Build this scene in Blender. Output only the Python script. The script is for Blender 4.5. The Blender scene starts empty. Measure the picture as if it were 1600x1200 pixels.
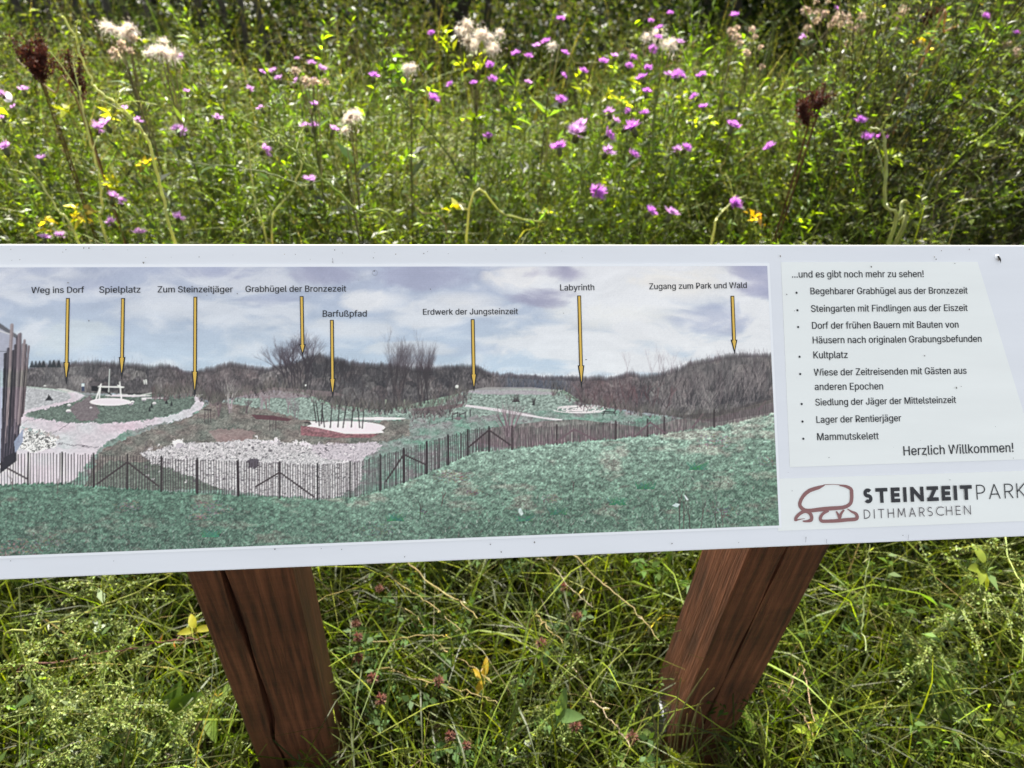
import bpy, bmesh, math, random, json
import numpy as np
from mathutils import Matrix, Vector

# ------------------------------------------------------------------ camera, sky, sun, exposure
scene = bpy.context.scene
FPX = 1150.0                                    # focal length in pixels of a 1600 px wide picture
CAM = np.array([0.0, 0.0, 1.52])
ROT = np.array([[0.99463671, 0.01819033, -0.10181809],
                [-0.08981473, 0.64010334, -0.76302099],
                [0.0512945, 0.76807345, 0.63830404]])
cam_data = bpy.data.cameras.new("camera")
cam = bpy.data.objects.new("camera", cam_data)
scene.collection.objects.link(cam)
m4 = Matrix([list(ROT[i]) + [CAM[i]] for i in range(3)] + [[0, 0, 0, 1]])
cam.matrix_world = m4
cam_data.sensor_width = 36.0
cam_data.lens = FPX / 1600 * 36
cam_data.clip_start = 0.02
cam_data.clip_end = 400
cam_data.dof.use_dof = True
cam_data.dof.focus_distance = 0.86
cam_data.dof.aperture_fstop = 5.8
scene.camera = cam

SUN_EL, SUN_AZ = math.radians(40), math.radians(-5)     # azimuth measured from +Y towards +X
sun_dir = Vector((math.sin(SUN_AZ) * math.cos(SUN_EL), math.cos(SUN_AZ) * math.cos(SUN_EL), math.sin(SUN_EL)))
world = bpy.data.worlds.new("World")
scene.world = world
world.use_nodes = True
wn, wl = world.node_tree.nodes, world.node_tree.links
sky = wn.new("ShaderNodeTexSky")
sky.sky_type = 'NISHITA'
sky.sun_disc = False
sky.sun_elevation = SUN_EL
sky.sun_rotation = SUN_AZ
sky.air_density = 1.0
sky.dust_density = 2.0
cloudy = wn.new("ShaderNodeHueSaturation")          # thin bright cloud takes part of the blue out of the sky
cloudy.inputs["Saturation"].default_value = 0.28
wl.new(sky.outputs[0], cloudy.inputs["Color"])
wl.new(cloudy.outputs[0], wn["Background"].inputs[0])
wn["Background"].inputs[1].default_value = 0.085
sd = bpy.data.lights.new("sun", 'SUN')
sd.energy = 5.0
sd.angle = math.radians(0.5)
sd.color = (1.0, 0.95, 0.86)
sun = bpy.data.objects.new("sun", sd)
scene.collection.objects.link(sun)
sun.rotation_euler = sun_dir.to_track_quat('Z', 'Y').to_euler()
sun.location = (0, 0, 8)
scene.view_settings.view_transform = 'Standard'
scene.view_settings.look = 'None'
scene.view_settings.gamma = 1
scene.view_settings.exposure = 2.0
scene.cycles.max_bounces = 8
scene.cycles.transparent_max_bounces = 8

# ------------------------------------------------------------------ helpers
rng = np.random.default_rng(7)
COL = scene.collection


def ray(px, py):
    return ROT @ np.array([(px - 800) / FPX, -(py - 600) / FPX, -1.0])


def at_y(px, py, Y):
    d = ray(px, py)
    return CAM + d * (Y / d[1])


def at_z(px, py, Z):
    d = ray(px, py)
    return CAM + d * ((Z - CAM[2]) / d[2])


def to_px(P):
    c = (np.asarray(P) - CAM) @ ROT
    return 800 + FPX * c[..., 0] / -c[..., 2], 600 - FPX * c[..., 1] / -c[..., 2]


def lin(c):
    c = np.asarray(c, float) / 255
    return np.where(c <= 0.04045, c / 12.92, ((c + 0.055) / 1.055) ** 2.4)


def tag(o, label=None, cat=None, group=None, kind=None):
    if label: o["label"] = label
    if cat: o["category"] = cat
    if group: o["group"] = group
    if kind: o["kind"] = kind
    return o


def empty(name, loc):
    o = bpy.data.objects.new(name, None)
    o.empty_display_size = 0.05
    o.location = loc
    COL.objects.link(o)
    return o


class Geo:
    """collects vertices, quads and a colour per vertex; links them as one mesh object"""
    def __init__(s):
        s.V, s.Q, s.C, s.n = [], [], [], 0

    def add(s, V, Q, C):
        V = np.asarray(V, np.float32).reshape(-1, 3)
        C = np.broadcast_to(np.asarray(C, np.float32), (len(V), 3))
        s.V.append(V); s.Q.append(np.asarray(Q, np.int64).reshape(-1, 4) + s.n); s.C.append(C)
        s.n += len(V)
        return s

    def arrays(s):
        return np.concatenate(s.V), np.concatenate(s.Q), np.concatenate(s.C)

    def mesh(s, name, mat, offset=(0, 0, 0), smooth=True):
        V, Q, C = s.arrays()
        V = V - np.asarray(offset, np.float32)
        me = bpy.data.meshes.new(name)
        me.vertices.add(len(V)); me.loops.add(len(Q) * 4); me.polygons.add(len(Q))
        me.vertices.foreach_set("co", V.astype(np.float32).ravel())
        me.loops.foreach_set("vertex_index", Q.astype(np.int32).ravel())
        me.polygons.foreach_set("loop_start", np.arange(0, len(Q) * 4, 4, dtype=np.int32))
        me.polygons.foreach_set("use_smooth", np.full(len(Q), smooth, dtype=bool))
        at = me.attributes.new("col", 'FLOAT_COLOR', 'POINT')
        at.data.foreach_set("color", np.concatenate([C, np.ones((len(C), 1), np.float32)], 1).astype(np.float32).ravel())
        me.update(calc_edges=True)
        me.materials.append(mat)
        return me

    def build(s, name, mat, parent=None, smooth=True):
        off = parent.location if parent else (0, 0, 0)
        if parent is not None and parent.parent is not None: off = parent.parent.location
        o = bpy.data.objects.new(name, s.mesh(name, mat, off, smooth))
        COL.objects.link(o)
        if parent: o.parent = parent
        return o


def norm(v):
    return v / np.maximum(np.linalg.norm(v, axis=-1, keepdims=True), 1e-9)


def tube(path, rad, sides=5, col=(.1, .1, .1)):
    P = np.asarray(path, float); k = len(P)
    R_ = np.broadcast_to(np.asarray(rad, float), (k,))
    T = norm(np.gradient(P, axis=0))
    ref = np.array([0.3, 0.9, 0.2]) if abs(T[0][2]) > 0.8 else np.array([0, 0, 1.0])
    A = norm(np.cross(T, ref)); B = np.cross(T, A)
    a = np.arange(sides) * 2 * np.pi / sides
    V = P[:, None] + R_[:, None, None] * (np.cos(a)[None, :, None] * A[:, None] + np.sin(a)[None, :, None] * B[:, None])
    i = np.arange(k - 1)[:, None] * sides; j = np.arange(sides)[None]; j2 = (j + 1) % sides
    Q = np.stack([i + j, i + j2, i + sides + j2, i + sides + j], -1).reshape(-1, 4)
    C = np.asarray(col, float)
    if C.ndim == 2: C = np.repeat(C, sides, 0)
    return V.reshape(-1, 3), Q, C


def curve(pts, n=14):
    """Catmull-Rom through the points"""
    P = np.asarray(pts, float)
    if len(P) == 2:
        t = np.linspace(0, 1, n)[:, None]
        return P[0] * (1 - t) + P[1] * t
    E = np.vstack([2 * P[0] - P[1], P, 2 * P[-1] - P[-2]])
    out = []
    per = max(2, n // (len(P) - 1))
    for i in range(len(P) - 1):
        p0, p1, p2, p3 = E[i:i + 4]
        for t in np.linspace(0, 1, per, endpoint=False):
            out.append(.5 * (2 * p1 + (p2 - p0) * t + (2 * p0 - 5 * p1 + 4 * p2 - p3) * t * t + (3 * p1 - p0 - 3 * p2 + p3) * t ** 3))
    out.append(P[-1])
    return np.array(out)


def leaves(base, d, L, W, col, fold=.25, droop=.15, up=None):
    """N folded rhombic leaves, one quad each"""
    base = np.asarray(base, float); N = len(base); d = norm(np.asarray(d, float))
    L = np.broadcast_to(L, (N,))[:, None]; W = np.broadcast_to(W, (N,))[:, None]
    r = rng.normal(size=(N, 3)) * .5 + (np.array([0, 0, 1.]) if up is None else up)
    s = norm(np.cross(d, r)); nn = np.cross(s, d)
    mid = base + d * L * .42 - nn * 0
    V = np.stack([base, mid + s * W * .5 + nn * W * fold, base + d * L - np.array([0, 0, 1.]) * L * droop, mid - s * W * .5 + nn * W * fold], 1)
    Q = np.arange(N * 4).reshape(-1, 4)
    C = np.repeat(np.broadcast_to(col, (N, 3)), 4, 0)
    return V.reshape(-1, 3), Q, C


def ribbons(base, az, L, bend, W, col, nseg=4, tipcol=None, curl=1.6, lean=None):
    """N grass blades: rise along z, bend over towards az"""
    base = np.asarray(base, float); N = len(base)
    t = np.linspace(0, 1, nseg + 1)
    L = np.broadcast_to(L, (N,)); bend = np.broadcast_to(bend, (N,)); W = np.broadcast_to(W, (N,))
    ang = bend[:, None] * t[None] ** curl * 1.0
    if lean is not None: ang = ang + np.broadcast_to(lean, (N,))[:, None]
    dl = L[:, None] / nseg
    ds = np.sin(ang) * dl; dz = np.cos(ang) * dl
    s = np.concatenate([np.zeros((N, 1)), np.cumsum(ds[:, 1:], 1)], 1)
    z = np.concatenate([np.zeros((N, 1)), np.cumsum(dz[:, 1:], 1)], 1)
    D = np.stack([np.cos(az), np.sin(az), np.zeros(N)], 1)
    P = base[:, None] + D[:, None] * s[..., None]
    P[..., 2] += z
    ta = az + np.pi / 2 + rng.normal(size=N) * .7
    S = np.stack([np.cos(ta), np.sin(ta), np.zeros(N)], 1)
    w = (W[:, None] * .5 * (1 - t[None] ** 2.2) ** .8 + 2e-4)[..., None]
    V = np.stack([P - S[:, None] * w, P + S[:, None] * w], 2).reshape(N, -1, 3)
    k = (nseg + 1) * 2
    q = np.array([[2 * i, 2 * i + 1, 2 * i + 3, 2 * i + 2] for i in range(nseg)])
    Q = (np.arange(N)[:, None, None] * k + q[None]).reshape(-1, 4)
    col = np.broadcast_to(col, (N, 3))
    tc = col if tipcol is None else np.broadcast_to(tipcol, (N, 3))
    f = t[None, :, None]
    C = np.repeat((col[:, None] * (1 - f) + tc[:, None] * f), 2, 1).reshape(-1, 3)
    return V.reshape(-1, 3), Q, C


def vnoise(x, y, seed=0):
    """smooth value noise on arrays, 0..1"""
    r = np.random.default_rng(seed).random((256, 256))
    xi = np.floor(x).astype(int); yi = np.floor(y).astype(int)
    fx = x - xi; fy = y - yi
    fx = fx * fx * (3 - 2 * fx); fy = fy * fy * (3 - 2 * fy)
    a = r[yi % 256, xi % 256]; b = r[yi % 256, (xi + 1) % 256]
    c = r[(yi + 1) % 256, xi % 256]; d = r[(yi + 1) % 256, (xi + 1) % 256]
    return (a * (1 - fx) + b * fx) * (1 - fy) + (c * (1 - fx) + d * fx) * fy


def fbm(x, y, seed=0, oct=4, gain=.5):
    s = 0; a = 1; t = 0
    for i in range(oct):
        s = s + a * vnoise(x * 2 ** i, y * 2 ** i, seed + i); t += a; a *= gain
    return s / t


# ------------------------------------------------------------------ materials
def new_mat(name):
    m = bpy.data.materials.new(name); m.use_nodes = True
    n = m.node_tree.nodes; n.clear()
    return m, n, m.node_tree.links


def N_(n, kind, **kw):
    x = n.new("ShaderNode" + kind)
    for k, v in kw.items():
        if k.startswith("i_"): x.inputs[k[2:].replace("_", " ")].default_value = v
        else: setattr(x, k, v)
    return x


def leaf_material(name, trans=.5, gloss=.05, rough=.38, boost=(1.7, 1.6, .55), lo=.85, hi=1.3):
    m, n, l = new_mat(name)
    at = N_(n, "Attribute", attribute_name="col")
    geo = N_(n, "NewGeometry")
    mul = N_(n, "Mix", data_type='RGBA', blend_type='MULTIPLY'); mul.inputs[0].default_value = 1
    pw = N_(n, "Math", operation='POWER'); pw.inputs[1].default_value = 3.0
    ramp = N_(n, "MapRange"); ramp.inputs[3].default_value = lo; ramp.inputs[4].default_value = hi
    l.new(geo.outputs["Random Per Island"], pw.inputs[0]); l.new(pw.outputs[0], ramp.inputs[0])
    l.new(at.outputs["Color"], mul.inputs[6]); l.new(ramp.outputs[0], mul.inputs[7])
    tc = N_(n, "Mix", data_type='RGBA', blend_type='MULTIPLY'); tc.inputs[0].default_value = 1
    tc.inputs[7].default_value = (*boost, 1)
    l.new(mul.outputs[2], tc.inputs[6])
    d = N_(n, "BsdfDiffuse"); t = N_(n, "BsdfTranslucent"); g = N_(n, "BsdfGlossy"); g.inputs["Roughness"].default_value = rough
    mx = N_(n, "MixShader"); mx.inputs[0].default_value = trans
    mg = N_(n, "MixShader"); mg.inputs[0].default_value = gloss
    l.new(mul.outputs[2], d.inputs[0]); l.new(tc.outputs[2], t.inputs[0])
    l.new(d.outputs[0], mx.inputs[1]); l.new(t.outputs[0], mx.inputs[2])
    l.new(mx.outputs[0], mg.inputs[1]); l.new(g.outputs[0], mg.inputs[2])
    o = N_(n, "OutputMaterial"); l.new(mg.outputs[0], o.inputs[0])
    return m


M_LEAF = leaf_material("leaf", .54, .024, .42, (1.5, 1.6, .28), .36, 2.2)
M_BROAD = leaf_material("broad_leaf", .55, .008, .5, (1.8, 1.6, .4))
M_GRASS = leaf_material("grass_blade", .52, .014, .45, (1.55, 1.6, .28), .30, 2.0)
M_STALK = leaf_material("stalk", .3, .02, .5, (1.4, 1.3, .6))
M_PALE = leaf_material("pale_stalk", .45, .03, .4, (1.2, 1.15, .7))
M_PETAL = leaf_material("petal", .5, .01, .5, (1.25, 1.0, 1.25))
M_FLUFF = leaf_material("seed_fluff", .45, .0, .5, (1.05, 1.0, .95))
M_DRY = leaf_material("dry_seed", .3, .01, .5, (1.3, 1.0, .8))


def principled(name, color, rough=.5, metal=0.0):
    m, n, l = new_mat(name)
    p = N_(n, "BsdfPrincipled"); p.inputs["Base Color"].default_value = (*color, 1)
    p.inputs["Roughness"].default_value = rough; p.inputs["Metallic"].default_value = metal
    o = N_(n, "OutputMaterial"); l.new(p.outputs[0], o.inputs[0])
    return m, n, l, p


def soil_material():
    m, n, l, p = principled("dark_soil", (.02, .015, .009), .95)
    tc = N_(n, "TexCoord"); no = N_(n, "TexNoise"); no.inputs["Scale"].default_value = 14; no.inputs["Detail"].default_value = 8
    cr = N_(n, "ValToRGB"); e = cr.color_ramp.elements
    e[0].color = (.008, .006, .004, 1); e[0].position = .3; e[1].color = (.045, .038, .018, 1); e[1].position = .75
    l.new(tc.outputs["Object"], no.inputs[0]); l.new(no.outputs[0], cr.inputs[0]); l.new(cr.outputs[0], p.inputs["Base Color"])
    p.inputs["Specular IOR Level"].default_value = 0
    b = N_(n, "Bump"); b.inputs["Distance"].default_value = .02; l.new(no.outputs[0], b.inputs["Height"]); l.new(b.outputs[0], p.inputs["Normal"])
    return m


def plate_material(name, color, speck=.5):
    """printed white plate: satin, with faint wiping streaks and dirt specks"""
    m, n, l, p = principled(name, color, .42)
    tc = N_(n, "TexCoord")
    big = N_(n, "TexNoise"); big.inputs["Scale"].default_value = 7; big.inputs["Detail"].default_value = 5
    mp = N_(n, "Mapping"); mp.inputs["Scale"].default_value = (1, 6, 6)
    l.new(tc.outputs["Object"], mp.inputs[0]); l.new(mp.outputs[0], big.inputs[0])
    r1 = N_(n, "MapRange"); r1.inputs[1].default_value = .3; r1.inputs[2].default_value = .8; r1.inputs[3].default_value = 1.0; r1.inputs[4].default_value = .95
    l.new(big.outputs[0], r1.inputs[0])
    vo = N_(n, "TexVoronoi"); vo.inputs["Scale"].default_value = 34; vo.inputs["Randomness"].default_value = 1
    l.new(tc.outputs["Object"], vo.inputs[0])
    wn_ = N_(n, "TexWhiteNoise"); l.new(vo.outputs["Color"], wn_.inputs[0])
    size = N_(n, "MapRange"); size.inputs[1].default_value = .8; size.inputs[2].default_value = 1; size.inputs[3].default_value = 0; size.inputs[4].default_value = .035
    l.new(wn_.outputs[0], size.inputs[0])
    lt = N_(n, "Math", operation='LESS_THAN'); l.new(vo.outputs["Distance"], lt.inputs[0]); l.new(size.outputs[0], lt.inputs[1])
    mu = N_(n, "Mix", data_type='RGBA', blend_type='MULTIPLY'); mu.inputs[0].default_value = 1; mu.inputs[6].default_value = (*color, 1)
    l.new(r1.outputs[0], mu.inputs[7])
    mx = N_(n, "Mix", data_type='RGBA'); mx.inputs[7].default_value = (.16, .15, .13, 1)
    fac = N_(n, "Math", operation='MULTIPLY'); fac.inputs[1].default_value = speck; l.new(lt.outputs[0], fac.inputs[0])
    l.new(fac.outputs[0], mx.inputs[0]); l.new(mu.outputs[2], mx.inputs[6]); l.new(mx.outputs[2], p.inputs["Base Color"])
    return m


def wood_material():
    m, n, l, p = principled("stained_wood", (.05, .02, .012), .6)
    tc = N_(n, "TexCoord"); mp = N_(n, "Mapping"); mp.inputs["Scale"].default_value = (58, 58, 2.6)
    l.new(tc.outputs["Object"], mp.inputs[0])
    gr = N_(n, "TexNoise"); gr.inputs["Scale"].default_value = 3.2; gr.inputs["Detail"].default_value = 8; gr.inputs["Distortion"].default_value = .6
    l.new(mp.outputs[0], gr.inputs[0])
    wv = N_(n, "TexWave"); wv.wave_type = 'BANDS'; wv.bands_direction = 'X'; wv.inputs["Scale"].default_value = 5; wv.inputs["Distortion"].default_value = 9; wv.inputs["Detail"].default_value = 3
    mp2 = N_(n, "Mapping"); mp2.inputs["Scale"].default_value = (4, 4, .5); l.new(tc.outputs["Object"], mp2.inputs[0]); l.new(mp2.outputs[0], wv.inputs[0])
    saw = N_(n, "TexNoise"); mp3 = N_(n, "Mapping"); mp3.inputs["Scale"].default_value = (9, 9, 60); mp3.inputs["Rotation"].default_value = (.2, .5, 0)
    saw.inputs["Scale"].default_value = 2; saw.inputs["Detail"].default_value = 4
    l.new(tc.outputs["Object"], mp3.inputs[0]); l.new(mp3.outputs[0], saw.inputs[0])
    cr = N_(n, "ValToRGB"); e = cr.color_ramp.elements
    e[0].color = (.026, .0078, .0032, 1); e[0].position = .28; e[1].color = (.165, .056, .024, 1); e[1].position = .80
    x = e.new(.5); x.color = (.080, .0245, .0098, 1)
    a = N_(n, "Mix", data_type='FLOAT'); a.inputs[0].default_value = .16
    l.new(gr.outputs[0], a.inputs[2]); l.new(wv.outputs[1], a.inputs[3])
    a2 = N_(n, "Mix", data_type='FLOAT'); a2.inputs[0].default_value = .16
    l.new(a.outputs[0], a2.inputs[2]); l.new(saw.outputs[0], a2.inputs[3])
    kn = N_(n, "TexVoronoi"); kn.inputs["Scale"].default_value = 1.0; mk = N_(n, "Mapping"); mk.inputs["Scale"].default_value = (9, 9, 4.5); l.new(tc.outputs["Object"], mk.inputs[0]); l.new(mk.outputs[0], kn.inputs[0])
    kr = N_(n, "MapRange"); kr.inputs[1].default_value = .04; kr.inputs[2].default_value = .30; kr.inputs[3].default_value = .16; kr.inputs[4].default_value = 0; l.new(kn.outputs["Distance"], kr.inputs[0])
    blot = N_(n, "TexNoise"); blot.inputs["Scale"].default_value = 9; blot.inputs["Detail"].default_value = 6; l.new(tc.outputs["Object"], blot.inputs[0])
    bl2 = N_(n, "MapRange"); bl2.inputs[1].default_value = .3; bl2.inputs[2].default_value = .7; bl2.inputs[3].default_value = -.10; bl2.inputs[4].default_value = .10; l.new(blot.outputs[0], bl2.inputs[0])
    s1 = N_(n, "Math", operation='SUBTRACT'); l.new(a2.outputs[0], s1.inputs[0]); l.new(kr.outputs[0], s1.inputs[1])
    s2 = N_(n, "Math", operation='ADD'); l.new(s1.outputs[0], s2.inputs[0]); l.new(bl2.outputs[0], s2.inputs[1])
    l.new(s2.outputs[0], cr.inputs[0]); l.new(cr.outputs[0], p.inputs["Base Color"])
    b = N_(n, "Bump"); b.inputs["Distance"].default_value = .004; b.inputs["Strength"].default_value = 1.0
    l.new(a2.outputs[0], b.inputs["Height"]); l.new(b.outputs[0], p.inputs["Normal"])
    return m


def attr_material(name, rough=.45):
    m, n, l, p = principled(name, (.5, .5, .5), rough)
    at = N_(n, "Attribute", attribute_name="col"); l.new(at.outputs["Color"], p.inputs["Base Color"])
    return m


M_SOIL = soil_material()
M_WOOD = wood_material()
M_PRINT = attr_material("panorama_ink", .42)
M_PLATE = plate_material("white_plate", (.84, .845, .85))
M_CREAM = plate_material("cream_plate", (.915, .925, .865), .35)
M_EDGE = principled("plate_edge", (.94, .94, .93), .4)[0]
M_INK = principled("black_ink", (.018, .018, .020), .45)[0]
M_GREY = principled("grey_ink", (.09, .075, .08), .45)[0]
M_YELLOW = principled("yellow_ink", (.82, .52, .08), .45)[0]
M_LOGO = principled("brown_red_ink", (.28, .125, .115), .45)[0]
M_ZINC = principled("galvanised_steel", (.5, .52, .55), .35, 1.0)[0]
M_FENCE = attr_material("weathered_wood", .8)
M_BARK = attr_material("bark", .9)

# ------------------------------------------------------------------ ground
def ground_z(x, y):
    return .035 * (fbm(np.asarray(x) * .9 + 40, np.asarray(y) * .9 + 40, 3, 3) - .5)


g = Geo()
xs = np.concatenate([[-150, -60, -25, -12], np.linspace(-7, 9, 90), [14, 28, 60, 150]])
ys = np.concatenate([[-150, -60, -20, -6], np.linspace(-2, 10, 70), [16, 30, 70, 200]])
GX, GY = np.meshgrid(xs, ys)
GV = np.stack([GX, GY, ground_z(GX, GY) - .005], -1).reshape(-1, 3)
nx, ny = len(xs), len(ys)
ii = (np.arange(ny - 1)[:, None] * nx + np.arange(nx - 1)[None]).ravel()
g.add(GV, np.stack([ii, ii + 1, ii + nx + 1, ii + nx], -1), (.03, .025, .015))
tag(g.build("ground", M_SOIL), kind="structure")

# ------------------------------------------------------------------ information board
TAU = math.radians(46.61)
BU = np.array([1.0, 0, 0]); BV = np.array([0, math.cos(TAU), math.sin(TAU)]); BN = np.array([0, -math.sin(TAU), math.cos(TAU)])
BO = CAM + ray(800, 600) * .85
ROOT = np.array([.12, .66, 0.0])


def uv(px, py):
    d = ray(px, py)
    h = CAM + d * (np.dot(BO - CAM, BN) / np.dot(d, BN))
    return np.array([np.dot(h - BO, BU), np.dot(h - BO, BV)])


def onboard(UV, h):
    UV = np.asarray(UV, float)
    return BO + UV[..., :1] * BU + UV[..., 1:2] * BV + h * BN


sign = empty("information_board", ROOT)
tag(sign, "long tilted white information board with a panorama picture on two brown wooden posts", "information board")

uL = uv(0, 500)[0] - .42
uR = uv(1600, 500)[0] + .05
vT, vB = uv(800, 382)[1], uv(800, 872)[1]


def slab(name, poly, h0, h1, mat, parent, edge=None, bevel=0.0):
    """flat plate with the outline poly (board coordinates) between heights h0 and h1"""
    bm = bmesh.new()
    lo = [bm.verts.new(onboard(p, h0) - ROOT) for p in poly]
    hi = [bm.verts.new(onboard(p, h1) - ROOT) for p in poly]
    n = len(poly)
    top = bm.faces.new(hi); bm.faces.new(lo[::-1])
    sides = [bm.faces.new((lo[i], lo[(i + 1) % n], hi[(i + 1) % n], hi[i])) for i in range(n)]
    if edge:
        for f in sides: f.material_index = 1
    if bevel:
        bmesh.ops.bevel(bm, geom=list(top.edges), offset=bevel, segments=2, affect='EDGES', profile=.5)
    me = bpy.data.meshes.new(name); bm.to_mesh(me); bm.free()
    me.materials.append(mat)
    if edge: me.materials.append(edge)
    o = bpy.data.objects.new(name, me); COL.objects.link(o); o.parent = parent
    return o


slab("panel", [(uL, vB), (uR, vB), (uR, vT), (uL, vT)], -.008, 0, M_PLATE, sign, M_EDGE, .0012)

# --- the two text plates printed beside the picture
tp = [uv(1220.3, 409.7), uv(1527, 409.3), uv(1621, 717), uv(1234.1, 729.7)]
tp = [tuple(p) for p in tp][::-1]
text_panel = slab("text_panel", tp, .0001, .0005, M_CREAM, sign)
lp0, lp1 = uv(1213, 748.4), uv(1215.6, 829.6)
logo_panel = slab("logo_panel", [(lp1[0], uv(1400, 822)[1]), (uR - .012, uv(1400, 822)[1]), (uR - .012, uv(1400, 742)[1]), (lp1[0], uv(1400, 742)[1])], .0001, .0005, M_CREAM, sign)

# --- panorama picture: painted on a fine sheet, one colour per vertex
PX0, PY0, PW, PH = -560, 395, 1790, 510
YY, XX = np.mgrid[0:PH, 0:PW].astype(np.float32)
XX += PX0; YY += PY0
IMG = np.zeros((PH, PW, 3), np.float32)


def mixin(mask, col, box=None):
    a = mask[..., None]
    if box is None:
        IMG[:] = IMG * (1 - a) + np.asarray(col, np.float32) * a
    else:
        y0, y1, x0, x1 = box
        IMG[y0:y1, x0:x1] = IMG[y0:y1, x0:x1] * (1 - a) + np.asarray(col, np.float32) * a


def interp(pts, X=None):
    p = np.array(pts, float)
    return np.interp(XX[0] if X is None else X, p[:, 0], p[:, 1])


def polym(pts):
    p = np.array(pts, float)
    x0 = max(int(p[:, 0].min() - PX0) - 2, 0); x1 = min(int(p[:, 0].max() - PX0) + 3, PW)
    y0 = max(int(p[:, 1].min() - PY0) - 2, 0); y1 = min(int(p[:, 1].max() - PY0) + 3, PH)
    acc = 0
    for ox, oy in ((-.25, -.25), (.25, -.25), (-.25, .25), (.25, .25)):
        X = XX[y0:y1, x0:x1] + ox; Y = YY[y0:y1, x0:x1] + oy
        ins = np.zeros(X.shape, bool)
        for i in range(len(p)):
            (xa, ya), (xb, yb) = p[i], p[i - 1]
            if ya == yb: continue
            ins ^= ((ya > Y) != (yb > Y)) & (X < (xb - xa) * (Y - ya) / (yb - ya) + xa)
        acc = acc + ins * .25
    return acc.astype(np.float32), (y0, y1, x0, x1)


def poly(pts, col, a=1.0):
    m, b = polym(pts)
    y0, y1, x0, x1 = b
    c = col(XX[y0:y1, x0:x1], YY[y0:y1, x0:x1]) if callable(col) else col
    mixin(m * a, c, b)


def ell(cx, cy, rx, ry, col, a=1.0):
    t = np.linspace(0, 2 * np.pi, 24, endpoint=False)
    poly(np.stack([cx + rx * np.cos(t), cy + ry * np.sin(t)], 1), col, a)


def line(xa, ya, xb, yb, w0, w1, col, a=1.0):
    x0 = max(int(min(xa, xb) - PX0 - w0) - 1, 0); x1 = min(int(max(xa, xb) - PX0 + w0) + 3, PW)
    y0 = max(int(min(ya, yb) - PY0 - w0) - 1, 0); y1 = min(int(max(ya, yb) - PY0 + w0) + 3, PH)
    if x1 <= x0 or y1 <= y0: return
    X = XX[y0:y1, x0:x1]; Y = YY[y0:y1, x0:x1]
    dx, dy = xb - xa, yb - ya; L2 = dx * dx + dy * dy + 1e-6
    t = np.clip(((X - xa) * dx + (Y - ya) * dy) / L2, 0, 1)
    d = np.hypot(X - xa - t * dx, Y - ya - t * dy)
    w = w0 + (w1 - w0) * t
    m = np.clip(w * .5 + .5 - d, 0, 1) * np.clip(w, .25, 1)
    mixin(np.clip(m, 0, 1) * a, col, (y0, y1, x0, x1))


pr = random.Random(5)


def tree(x, y, ang, L, w, depth, col, spread=.5, a=1.0, shrink=.72, kids=3):
    xb, yb = x + math.cos(ang) * L, y - math.sin(ang) * L
    line(x, y, xb, yb, w, w * .65, col, a)
    if depth == 0: return
    for k in range(kids):
        s = pr.uniform(.45, 1)
        aa = ang + pr.uniform(-spread, spread)
        aa = aa * .85 + (math.pi / 2) * .15
        tree(x + (xb - x) * s, y + (yb - y) * s, aa, L * shrink * pr.uniform(.7, 1.1), w * .62, depth - 1, col, spread, a, shrink, kids)


# sky
wx = (fbm(XX * .008, YY * .02, 201, 3) - .5) * 120; wy = (fbm(XX * .008 + 50, YY * .02 + 9, 211, 3) - .5) * 46
f1 = fbm((XX + wx) * .0075 + 9, (YY + wy) * .0185 + 3, 11, 6, .55); f2 = fbm((XX + wx) * .003 + 3, (YY + wy) * .012, 21, 5); f3 = fbm((XX + wx * .5) * .02, (YY + wy) * .055, 31, 4)
tt = np.clip((YY - 415) / 165, 0, 1)[..., None]
IMG[:] = np.array([170, 179, 203]) * (1 - tt) + np.array([188, 207, 225]) * tt
bright = np.clip((XX - 500) / 500, 0, 1) * .25
cl = np.clip((f1 * .75 + f3 * .25 - .46 + bright * .25) * 7, 0, 1) * (.6 + .4 * bright / .25)
IMG[:] = IMG * (1 - cl[..., None] * .85) + np.array([229, 231, 235]) * cl[..., None] * .85
for cx, cy, rx, ry, c, a in [(1040, 440, 110, 35, (236, 235, 234), .8), (960, 485, 95, 30, (232, 234, 235), .75), (825, 436, 60, 24, (234, 234, 236), .8), (860, 462, 60, 16, (152, 152, 180), .7), (905, 428, 70, 14, (156, 155, 183), .75),
                             (1180, 440, 50, 30, (162, 163, 194), .6), (1120, 500, 70, 26, (172, 180, 207), .55), (590, 470, 50, 16, (234, 235, 238), .7), (540, 515, 80, 16, (222, 226, 232), .6), (1010, 545, 70, 18, (182, 201, 222), .55),
                             (250, 480, 60, 20, (222, 226, 233), .55), (100, 530, 70, 25, (212, 222, 228), .6), (340, 428, 70, 16, (166, 172, 200), .55), (500, 430, 60, 16, (158, 160, 188), .6), (660, 432, 70, 20, (158, 162, 190), .6), (740, 545, 90, 10, (180, 195, 217), .6), (720, 470, 60, 14, (226, 228, 233), .5), (420, 470, 50, 14, (170, 178, 204), .5), (640, 545, 60, 10, (224, 228, 232), .5), (150, 450, 50, 14, (172, 180, 206), .5)]:
    d = ((XX - cx) / rx) ** 2 + ((YY - cy) / ry) ** 2 + (f1 - .5) * 4.2 + (f3 - .5) * 2.4
    mixin(np.clip(1.15 - d, 0, 1) * a, c)
IMG += ((f3 - .5) * 22)[..., None]

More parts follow.
